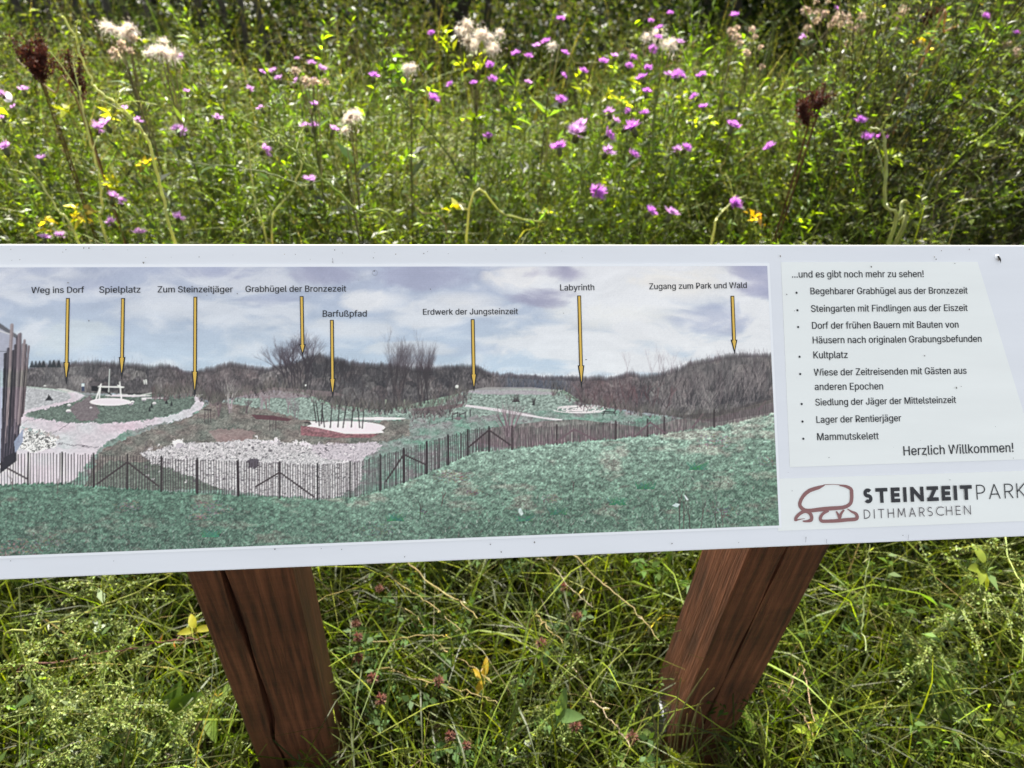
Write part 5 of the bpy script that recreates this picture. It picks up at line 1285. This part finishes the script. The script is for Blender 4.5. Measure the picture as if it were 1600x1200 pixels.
# dark red dock seed stands
for (bx, by, tx, ty), n in [((72, 140, 32, 52), 9), ((66, 132, 50, 62), 8), ((128, 165, 105, 76), 5), ((1262, 200, 1248, 140), 6), ((1275, 185, 1285, 130), 4), ((1440, 55, 1438, 2), 6)]:
    cy = max(ty, 5); tip = at_z(tx, ty, top_z(cy) + .05); bot = at_y(bx, by, tip[1]); b0 = np.array([bot[0], bot[1], ground_z(bot[0], bot[1]) - .01])
    root = empty("dock", b0); where(root, "dark red dock seed stand", "dock", "dark red docks in the meadow", tx, ty)
    gs, gd = Geo(), Geo(); gs.add(*tube(curve([b0, bot, tip], 9), .0025, 4, (.12, .06, .03)))
    H_ = np.linalg.norm(tip - bot)
    for i in range(n):
        o = bot + (tip - bot) * rng.uniform(0, .5); e = o + (tip - bot) * rng.uniform(.35, .62) + np.array([rng.normal() * .022, rng.normal() * .02, 0])
        q = curve([o, (o + e) / 2 + rng.normal(size=3) * .004, e], 8); gs.add(*tube(q, .0011, 3, (.10, .04, .025)))
        m = 150; c = along(q, rng.uniform(.05, 1, m)) + rng.normal(size=(m, 3)) * .0055; s = rng.uniform(.004, .008, m)
        gd.add(*leaves(c, rng.normal(size=(m, 3)) - [0, 0, .6], s, s * .8, jitter((.062, .022, .016), m, .25), fold=.3))
    gs.build("stem", M_STALK, root); gd.build("seed_cluster", M_DRY, root)

# yellow-green shoots and yellow leaves
YL = [((697, 72), 12, 34, (.30, .36, .02)), ((748, 95), 14, 18, (.36, .40, .02)), ((722, 98), 8, 10, (.30, .36, .02)), ((910, 135), 12, 22, (.30, .35, .02)), ((952, 150), 10, 12, (.40, .40, .02)), ((973, 157), 7, 8, (.38, .38, .03)), ((960, 108), 6, 18, (.22, .30, .02)), ((1066, 160), 8, 20, (.30, .36, .02)), ((1085, 185), 10, 22, (.28, .34, .02)), ((1112, 190), 9, 14, (.26, .33, .02)), ((598, 45), 9, 16, (.14, .22, .02)), ((613, 108), 16, 24, (.12, .2, .015)), ((620, 125), 20, 20, (.10, .18, .015)), ((672, 145), 10, 10, (.16, .24, .02)), ((780, 125), 20, 16, (.12, .19, .015)), ((175, 180), 12, 14, (.28, .27, .03)), ((180, 290), 14, 12, (.36, .36, .02)), ((130, 340), 16, 16, (.48, .36, .02)), ((70, 348), 10, 14, (.46, .34, .03)), ((226, 256), 8, 6, (.45, .33, .03)), ((105, 173), 12, 12, (.30, .30, .03)), ((25, 190), 14, 12, (.2, .25, .02)), ((710, 325), 14, 8, (.38, .38, .02)), ((1185, 343), 13, 11, (.62, .34, .01)), ((1255, 345), 8, 6, (.22, .32, .03)), ((1440, 65), 14, 12, (.50, .36, .03)), ((1370, 10), 8, 6, (.4, .34, .03)), ((740, 190), 20, 14, (.14, .2, .015)), ((800, 175), 18, 20, (.13, .2, .015)), ((1390, 245), 12, 12, (.20, .26, .03)), ((1455, 270), 10, 8, (.4, .36, .03)), ((855, 330), 10, 10, (.30, .32, .02)), ((1515, 215), 22, 36, (.12, .18, .02)), ((1560, 310), 36, 34, (.13, .19, .025)), ((1490, 340), 36, 24, (.14, .20, .025))]
for (cx, cy), rx, ry, col in YL:
    cz = top_z(cy) - .02; c = at_z(cx, cy, cz); b0 = c.copy(); b0[1] += .03; b0[2] = ground_z(b0[0], b0[1]) - .01
    bright = col[0] > .25
    orange = col[0] > .44
    look = "shoot with orange yellow leaf" if orange else ("bright yellow leafy shoot" if bright else "fresh green leafy shoot")
    root = empty("leafy_shoot", b0); where(root, look, "shoot", "leafy shoots in the meadow", cx, cy)
    gs, gf = Geo(), Geo(); p = stem_to(b0, at_y(cx, cy - ry * .6, c[1])); gs.add(*tube(p, .0018, 3, (.14, .18, .04))); gs.build("stem", M_STALK, root)
    m = int(6 + rx * ry / 18)
    bb = np.array([at_y(cx + rng.normal() * rx * .45, cy + rng.normal() * ry * .45, c[1] + rng.normal() * .02) for _ in range(m)])
    l = rng.uniform(.016, .038, m) * (1.1 if rx > 10 else .8); gf.add(*leaves(bb, sph(rng.uniform(0, 6.28, m), rng.uniform(-.4, 1.2, m)), l, l * .36, jitter(col, m, .15))); gf.build("foliage", M_LEAF, root)

# one white flower by the left edge
c = at_z(16, 155, .86); b0 = np.array([c[0], c[1] + .03, 0]); root = empty("white_flower", b0)
tag(root, "single white funnel flower at the far left of the meadow", "flower")
gs, gf = Geo(), Geo(); p = stem_to(b0, c); gs.add(*tube(p, .0016, 3, (.1, .14, .04))); gs.build("stem", M_STALK, root)
a = np.linspace(0, 6.28, 13); prof = [(.001, 0), (.003, .007), (.007, .012), (.011, .013)]
V = np.array([[c[0] + r * math.cos(t), c[1] - z * .6 + r * .5 * math.sin(t), c[2] + z * .6 + r * math.sin(t)] for r, z in prof for t in a[:-1]])
gf.add(V, [[k * 12 + i, k * 12 + (i + 1) % 12, (k + 1) * 12 + (i + 1) % 12, (k + 1) * 12 + i] for k in range(3) for i in range(12)], (.8, .8, .78)); gf.build("petal", M_PETAL, root)

# long stalks seen one by one
PALE, GRN, STRAW, RED = (.52, .55, .23), (.12, .17, .03), (.26, .21, .085), (.13, .05, .04)
ST = [("thick pale bent stalk rising past the dark red dock", [(272, 378), (258, 322), (245, 268), (232, 222), (222, 205), (200, 178), (168, 152), (150, 138), (143, 125), (126, 88), (118, 60), (98, 25)], 1.55, .0036, PALE, 6),
      ("pale straight stalk over the word Spielplatz with yellow leaves", [(166, 380), (160, 325), (154, 272), (140, 215), (128, 165), (124, 135)], 1.7, .0034, PALE, 4),
      ("slanting thin pale stalk at the board edge over Weg ins Dorf", [(122, 380), (92, 332), (66, 290), (38, 254)], 1.6, .0028, PALE, 3),
      ("reddish curved stalk arching towards the dark red dock", [(122, 165), (85, 145), (60, 125), (42, 108), (26, 92)], 1.9, .0026, (.30, .22, .12), 0),
      ("pale upright stalk over the letters of Grabhügel", [(414, 372), (400, 320), (391, 262), (387, 218)], 1.75, .0030, PALE, 2),
      ("pale zigzag stalk bending left over der Bronzezeit", [(425, 372), (455, 300), (474, 245), (466, 205)], 1.8, .0030, PALE, 2),
      ("long pale stalk lying across the left meadow", [(545, 325), (470, 290), (400, 266), (330, 258), (245, 246), (205, 228)], 1.6, .0022, (.2, .24, .09), 7),
      ("green yellow stalk slanting down to the word Barfußpfad", [(625, 378), (560, 330), (530, 302), (480, 258), (430, 212), (375, 186)], 1.5, .0036, (.22, .28, .05), 8),
      ("straw coloured stalk sloping to the board edge over Erdwerk", [(700, 378), (655, 330), (632, 302)], 1.65, .0022, STRAW, 0),
      ("short pale stalk lying level above Jungsteinzeit", [(733, 325), (790, 336), (848, 347)], 1.6, .0034, PALE, 0),
      ("dark green tall stalk leaning left over Barfußpfad", [(722, 350), (735, 318), (712, 262), (690, 228), (640, 170), (602, 112), (568, 50), (555, 8)], 2.0, .0030, (.09, .12, .04), 9),
      ("thick pale stalk standing above the text panel", [(1388, 384), (1383, 320), (1385, 250), (1379, 208), (1362, 200)], 1.45, .0050, (.30, .33, .13), 2),
      ("broken pale stub beside the thick stalk above text panel", [(1398, 384), (1406, 345), (1410, 316), (1420, 318)], 1.4, .0058, (.26, .28, .10), 0),
      ("pale hooked stalk right of the purple flowers", [(1384, 262), (1320, 240), (1240, 214), (1198, 192), (1183, 145), (1180, 72)], 2.0, .0036, (.24, .27, .10), 5),
      ("thin green stalk rising over Zugang zum Park to the top", [(1205, 70), (1180, 48), (1150, 25), (1142, 2)], 2.6, .0042, (.13, .17, .05), 1),
      ("pale stalk with yellow top right of the seeding thistles", [(1465, 100), (1452, 85), (1440, 62)], 2.2, .0034, (.40, .36, .08), 0),
      ("orange dry twig near the top right corner", [(1455, 62), (1475, 50), (1497, 39)], 2.2, .0040, (.42, .26, .12), 0),
      ("grey green stalk slanting right above the screw", [(1440, 315), (1468, 275), (1487, 238)], 1.7, .0030, (.18, .2, .1), 0),
      ("pale level grass stem among the purple flowers", [(868, 98), (900, 100), (940, 97)], 2.3, .0026, (.30, .30, .16), 0),
      ("forked pale stalk at the board edge over Zugang", [(1110, 382), (1118, 345), (1130, 330), (1150, 305)], 1.6, .0032, PALE, 3)]
for lab, pts, Y, r, col, br in ST:
    Y1 = Y + .10
    P = np.array([at_y(px, py, Y + (Y1 - Y) * i / (len(pts) - 1)) for i, (px, py) in enumerate(pts)])
    lo = P[0]; foot = np.array([lo[0], lo[1] + .02, ground_z(lo[0], lo[1]) - .01]); root = empty("tall_stalk", foot); tag(root, lab, "stalk", "long stalks in the meadow")
    Q = curve(np.vstack([foot, P]), 6 * len(P)); Q[6:] += rng.normal(size=Q[6:].shape) * .0012; gs = Geo(); gs.add(*tube(Q, np.linspace(r, r * .5, len(Q)), 6, jitter(col, len(Q), .08))); gs.build("stem", M_PALE, root)
    if br:
        for i in range(br):
            gb = Geo(); o = along(Q, np.array([rng.uniform(.45, .97)]))[0]; d = sph(rng.uniform(0, 6.28), rng.uniform(.1, .9)) * rng.uniform(.05, .12)
            q = curve([o, o + d * .5 + [0, 0, .008], o + d], 7); gb.add(*tube(q, np.linspace(r * .4, r * .2, len(q)), 4, col))
            m = 10; gb.add(*leaves(along(q, rng.uniform(.2, 1, m)), rng.normal(size=(m, 3)), rng.uniform(.006, .016, m), .003, jitter((.16, .2, .07), m)))
            gb.build("side_branch", M_PALE, root)

UN = [("long yellow green stem slanting beneath the board's left end", [(4, 1003), (64, 981), (120, 960), (187, 936), (268, 897)], .34, .0030, (.26, .27, .07)),
      ("dark red bramble stem left of the left post", [(30, 1046), (104, 1035), (139, 1024), (187, 1017), (229, 1009), (267, 1001), (322, 994)], .26, .0030, RED),
      ("bent green stem at the lower left corner", [(118, 1205), (107, 1171), (91, 1139), (83, 1120), (77, 1091), (56, 1056), (33, 1016)], .26, .0026, (.20, .26, .06)),
      ("green stem reaching towards the left post's side", [(120, 1092), (171, 1077), (240, 1064), (293, 1035), (330, 1016)], .24, .0024, (.20, .26, .06)),
      ("brown dry stem low beside the left post", [(250, 1203), (293, 1157), (331, 1101), (345, 1080)], .2, .0018, (.22, .15, .09)),
      ("straw stem slanting just right of the left post", [(622, 876), (670, 911), (717, 940), (748, 966)], .3, .0030, (.25, .20, .08)),
      ("second straw stem below it right of the left post", [(600, 905), (640, 924), (672, 944), (720, 985)], .27, .0024, (.25, .20, .08)),
      ("straw stem low right of the left post", [(590, 1046), (658, 1064), (728, 1080), (778, 1099)], .22, .0024, (.25, .20, .08)),
      ("thick straw stem lying level right of the left post", [(560, 1015), (610, 1001), (673, 993), (706, 995)], .26, .0024, (.25, .20, .08)),
      ("short straw stem midway between the two posts", [(834, 965), (856, 983), (880, 1004)], .26, .0024, (.25, .20, .08)),
      ("long brown straw stem left of the right post", [(878, 867), (935, 908), (990, 952), (1030, 1000)], .32, .0024, (.25, .20, .08)),
      ("thin grey stem between the posts under the board", [(840, 874), (886, 914), (926, 949)], .3, .0018, (.30, .26, .17)),
      ("grey brown stem crossing low left of the right post", [(890, 1040), (926, 1092), (958, 1130), (985, 1165)], .2, .0022, (.30, .24, .15)),
      ("stout green stem low between the posts", [(775, 1188), (805, 1166), (833, 1144), (868, 1112)], .2, .0030, (.20, .26, .05)),
      ("thin straw stem under the first word of Erdwerk", [(625, 948), (690, 1010), (735, 1040), (770, 1066)], .2, .0016, (.34, .26, .12)),
      ("upright pale stem right of the right post", [(1348, 1044), (1347, 990), (1350, 945), (1353, 900), (1358, 852)], .36, .0026, (.22, .26, .10)),
      ("green stem crossing the lower right of the board's shade", [(1556, 838), (1575, 875), (1600, 922)], .42, .0032, (.28, .32, .10)),
      ("thin pale stem slanting at the lower right corner", [(1430, 1100), (1470, 1130), (1530, 1170), (1570, 1203)], .18, .0022, (.32, .34, .12)),
      ("brown straw stems arching right of the right post", [(1228, 1085), (1240, 1060), (1252, 1040), (1262, 1075), (1272, 1130)], .2, .0022, (.36, .25, .15)),
      ("brown straw stem lying below the right post's edge", [(1205, 1070), (1230, 1090), (1262, 1132), (1270, 1160)], .16, .0022, (.34, .24, .14)),
      ("green grass stem arching at the left edge", [(-5, 1160), (40, 1120), (75, 1085), (110, 1078), (150, 1100)], .26, .0018, (.17, .22, .06))]
for lab, pts, Z, r, col in UN:
    n = len(pts); P = np.array([at_z(px, py, Z - .05 + .1 * i / (n - 1)) for i, (px, py) in enumerate(pts)])
    lo = P[0]; foot = np.array([lo[0] - (P[1] - P[0])[0] * .8, lo[1] + .02, ground_z(lo[0], lo[1]) - .01]); root = empty("grass_straw", foot); tag(root, lab, "grass straw", "stems in the grass under the board")
    Q = curve(np.vstack([foot, P]), 7 * n); Q = Q + rng.normal(size=Q.shape) * .0015; gs = Geo(); gs.add(*tube(Q, np.linspace(r, r * .45, len(Q)) * .7, 5, jitter(col, len(Q), .1))); gs.build("stem", M_STALK, root)
    m = 9; gf = Geo(); gf.add(*leaves(along(Q, rng.uniform(.35, 1, m)), rng.normal(size=(m, 3)), rng.uniform(.008, .022, m), .0028, jitter(col, m))); gf.build("foliage", M_LEAF, root)

# goosefoot with pale seed spikes, lower left and lower right
for lab, px, py, Z, s in [("pale seeding goosefoot in the lower left corner", 60, 1130, .30, .62), ("pale seeding goosefoot left of the left post's foot", 190, 1090, .28, .66), ("seeding goosefoot low left of the left post", 250, 1165, .22, .5), ("spreading goosefoot at the left edge below the board", 20, 1075, .30, .55), ("small goosefoot right beside the left post's left edge", 120, 1190, .26, .55), ("goosefoot hanging in front at the right edge below board", 1535, 930, .42, .62), ("goosefoot drooping near the board's lower right end", 1490, 960, .36, .5), ("small goosefoot midway between the two posts", 880, 1120, .22, .34), ("goosefoot under the board's left end", 120, 960, .3, .5)]:
    c = at_z(px, py, Z); b0 = np.array([c[0], c[1] + .03, ground_z(c[0], c[1]) - .01]); root = empty("goosefoot", b0); tag(root, lab, "goosefoot", "goosefoot plants near the posts")
    V, Q, C = goosefoot(Z / .8 * 1.05, 16, 80, (.15, .19, .045), (.19, .23, .06), .0036 * (.7 + s * .5), .7)
    g = Geo(); g.add(V + b0, Q, C); g.build("seed_spike", M_STALK, root)
    m = 16; gf = Geo(); l = rng.uniform(.02, .045, m); gf.add(*leaves(b0 + np.stack([rng.normal(size=m) * .02, rng.normal(size=m) * .02, rng.uniform(.05, Z * .8, m)], 1), sph(rng.uniform(0, 6.28, m), rng.uniform(-.2, .9, m)), l, l * .4, jitter((.08, .13, .03), m))); gf.build("foliage", M_LEAF, root)

# red clover between the posts
def clover_head():
    g = Geo(); n = 70; d = norm(rng.normal(size=(n, 3)) + [0, 0, .5]); g.add(*leaves(d * .002, d, rng.uniform(.006, .010, n), .0028, jitter((.15, .075, .055), n, .3), fold=.2, droop=0)); return g.mesh("flower_head", M_DRY)


CLO = [clover_head() for _ in range(2)]
for lab, px, py in [("brownish red clover nearest under the board beside left post", 593, 920), ("pink clover right of the left post, upper of its pair", 556, 975), ("pink clover right of the left post, lower of its pair", 559, 996), ("brown clover head close to the left post's right edge", 561, 1028), ("withered clover below the pair at the left post", 582, 1060), ("brown clover lowest beside the left post", 595, 1093), ("pink clover near the straw stems right of left post", 686, 1064), ("dark clover under the middle of the board", 882, 918), ("brown clover below the dark one, left of right post", 902, 962), ("withered clover midway between the posts", 846, 1005), ("brown clover at the bottom edge between posts", 728, 1165), ("second brown clover at the bottom edge between posts", 703, 1150), ("brown clover beside the spoon shaped leaf", 900, 1135), ("red clover at the foot plate of the right post", 988, 1152)]:
    c = at_z(px, py, .24 + rng.uniform(-.03, .05)); b0 = np.array([c[0] + rng.normal() * .03, c[1] + .04, ground_z(c[0], c[1]) - .01]); root = empty("red_clover", b0); tag(root, lab, "clover", "clover in the grass under the board")
    gs, gf = Geo(), Geo(); p = stem_to(b0, c); gs.add(*tube(p, .0012, 4, (.1, .14, .04))); gs.build("stem", M_STALK, root)
    part("flower_head", CLO[rng.integers(0, 2)], root, c - b0, rng.uniform(.9, 1.3))
    for t in (.45, .6, .75, .92):
        o = along(p, np.array([t]))[0] + rng.normal(size=3) * [.02, .02, .0]
        a = rng.uniform(0, 6.28) + np.array([0, 2.09, 4.19]); gf.add(*leaves(np.repeat(o[None], 3, 0), sph(a, np.full(3, .25)), .020, .012, jitter((.07, .13, .035), 3, .1), fold=.08))
    gf.build("foliage", M_BROAD, root)


# broad leaves: a rounded blade with a midrib fold
def blade(g, base, d, up, L, W, col, bend=.3):
    d = norm(np.asarray(d, float)); s = norm(np.cross(d, up)); n_ = np.cross(s, d); t = np.linspace(0, 1, 8)
    wprof = np.sin(np.pi * np.clip(t, 0, 1) ** .8) ** .75 * W / 2 + .0006
    mid = base + d * (L * t)[:, None] - n_ * (bend * L * t ** 2)[:, None]
    rows = np.stack([mid - s * wprof[:, None] + n_ * (wprof * .3)[:, None], mid, mid + s * wprof[:, None] + n_ * (wprof * .3)[:, None]], 1)
    Q = [[i * 3 + j, i * 3 + j + 1, i * 3 + j + 4, i * 3 + j + 3] for i in range(7) for j in range(2)]
    g.add(rows.reshape(-1, 3), Q, jitter(col, 24, .06))


for lab, px, py, Z, k, L, W, col in [("upright spoon shaped leaf between the posts", 872, 1120, .24, 2, .055, .022, (.11, .18, .06)), ("broad pointed green leaf right of the right post", 1462, 1052, .18, 4, .075, .026, (.12, .19, .03)), ("broad ribbed leaves at the lower right", 1450, 1105, .12, 5, .09, .04, (.11, .17, .04)), ("broad dock leaves left of the left post's foot", 250, 1140, .14, 5, .11, .045, (.08, .14, .02)), ("bright green leaf in the left grass under the board", 168, 1030, .24, 3, .034, .016, (.16, .23, .03)), ("yellow green leaves beside the left post's upper part", 305, 985, .26, 3, .034, .013, (.34, .32, .03)), ("bright yellow green leaf right of the right post's foot", 1265, 1145, .16, 4, .036, .015, (.26, .34, .03)), ("yellow green shoot at the right post's foot", 1062, 1192, .14, 7, .034, .013, (.28, .35, .02)), ("mustard yellow withered leaf between the posts", 756, 1060, .18, 3, .036, .012, (.42, .28, .02)), ("broad leaf at the left edge of the left post", 325, 1115, .16, 3, .07, .022, (.14, .21, .03)), ("fresh leaves at the lower right corner", 1570, 1160, .16, 6, .038, .014, (.2, .27, .03)), ("yellow green leaf near the board's lower right end", 1530, 890, .42, 4, .04, .018, (.22, .27, .04)), ("small green leaf beside the foot plate", 1003, 1146, .16, 2, .022, .015, (.14, .2, .05)), ("green leaf at right post's right edge near ground", 1165, 1112, .12, 3, .05, .026, (.12, .2, .02))]:
    c = at_z(px, py, Z); b0 = np.array([c[0], c[1] + .01, ground_z(c[0], c[1]) - .005]); root = empty("broad_leaf_plant", b0); tag(root, lab, "leafy plant", "broad leaved plants under the board")
    gs, gf = Geo(), Geo(); p = curve([b0, c - [0, 0, L * .3], c], 6); gs.add(*tube(p, .0018, 4, col)); gs.build("stem", M_STALK, root)
    for i in range(k):
        dv = np.array([math.cos(i * 2.4 + px), math.sin(i * 2.4 + px), .35 if k > 2 else 1.6]) + rng.normal(size=3) * .35; blade(gf, along(p, np.array([.97 if i < 2 else rng.uniform(.6, 1)]))[0], dv, (0, -.3, 1), L * rng.uniform(.75, 1.1), W * rng.uniform(.8, 1.1), col); gf.build("leaf", M_BROAD, root); gf = Geo()


# wiry tuft against the foot of the right post
c = at_z(1065, 1190, .0); b0 = np.array([c[0] + .02, .575, 0]); root = empty("grass_tuft", b0); tag(root, "wiry pale grass tuft growing up the foot of the right post", "grass tuft")
g = Geo()
for i, (xa, ya, xb, yb, xc, yc) in enumerate([(1020, 1190, 1024, 1140, 1008, 1085), (1027, 1190, 1030, 1160, 1048, 1100), (1045, 1180, 1052, 1130, 1064, 1060), (1050, 1185, 1062, 1120, 1095, 1060), (1055, 1190, 1066, 1110, 1106, 1045), (1062, 1190, 1072, 1130, 1074, 1115), (1075, 1188, 1085, 1130, 1090, 1100), (1085, 1188, 1098, 1140, 1094, 1105), (1086, 1190, 1100, 1160, 1120, 1145), (1040, 1190, 1030, 1150, 1015, 1100), (1066, 1190, 1090, 1105, 1116, 1075), (1070, 1190, 1075, 1150, 1085, 1135)]):
    P = [np.array([at_y(xa, 1190, .585)[0], .585, 0.0]), at_y(xa, ya, .575), at_y(xb, yb, .565), at_y(xc, yc, .555)]
    g.add(*tube(curve(P, 12), np.linspace(.0016, .0008, len(curve(P, 12))), 4, jitter((.17, .16, .07), len(curve(P, 12)), .1)))
g.build("stalk", M_STALK, root)

# ------------------------------------------------------------------ picket fence and hedge shrubs at the back of the meadow
Yf = 4.6; root = empty("picket_fence", (-1.4, Yf, 0)); tag(root, "dark picket fence half hidden behind the upper left meadow", "fence")
for z in (.25, .78):
    g = Geo(); g.add(*tube(np.array([[-2.45, Yf + .03, z], [-1.6, Yf + .03, z + .01], [-.85, Yf + .03, z]]), .012, 6, (.05, .04, .03))); g.build("rail", M_FENCE, root)
for i in range(15):
    x = -2.35 + i * .1 + rng.normal() * .008; g = Geo(); g.add(*tube(np.array([[x, Yf, -.02], [x + rng.normal() * .01, Yf, .5], [x + rng.normal() * .012, Yf, 1.02]]), [.02, .019, .012], 6, jitter((.055, .045, .035), 3, .15))); g.build("picket", M_FENCE, root, smooth=False)
for lab, x, y, h, w in [("dense hedge shrub behind the picket fence", -1.6, 5.3, 1.35, .9), ("dark hedge shrub at the top left corner", -3.3, 5.5, 1.35, .9), ("hedge shrub behind the seeding white thistle", .2, 5.3, 1.4, .95), ("dark hedge shrub above the word Zugang", 1.9, 5.2, 1.4, .95), ("hedge shrub behind the beige seeding thistles", 2.7, 5.5, 1.4, .9), ("dark hedge shrub above the text panel", 3.6, 5.5, 1.4, .95), ("dark hedge shrub at the top right corner", 5.1, 5.7, 1.4, .95)]:
    b0 = np.array([x, y, 0]); root = empty("hedge_shrub", b0); tag(root, lab, "shrub", "hedge shrubs behind the meadow")
    gs, gf = Geo(), Geo()
    for k in range(7):
        d = sph(rng.uniform(0, 6.28), rng.uniform(.9, 1.4)); gs.add(*tube(curve([b0 + [rng.normal() * .08, rng.normal() * .08, -.02], b0 + d * h * .45, b0 + d * h * .8 + rng.normal(size=3) * .1], 8), np.linspace(.03, .008, len(curve([b0, b0 + d, b0 + d * 2], 8))), 6, (.06, .05, .04)))
    gs.build("trunk", M_BARK, root)
    m = 14000; clump = np.stack([rng.normal(size=70) * w * .62, rng.normal(size=70) * w * .4, rng.uniform(.05, h, 70)], 1)
    c = b0 + clump[rng.integers(0, 70, m)] + rng.normal(size=(m, 3)) * .14; c[:, 2] = np.maximum(c[:, 2], .04)
    l = rng.uniform(.03, .06, m); gf.add(*leaves(c, sph(rng.uniform(0, 6.28, m), rng.uniform(-.6, .8, m)), l, l * .5, jitter((.03, .05, .012), m, .25))); gf.build("crown", M_LEAF, root)
settle_labels()
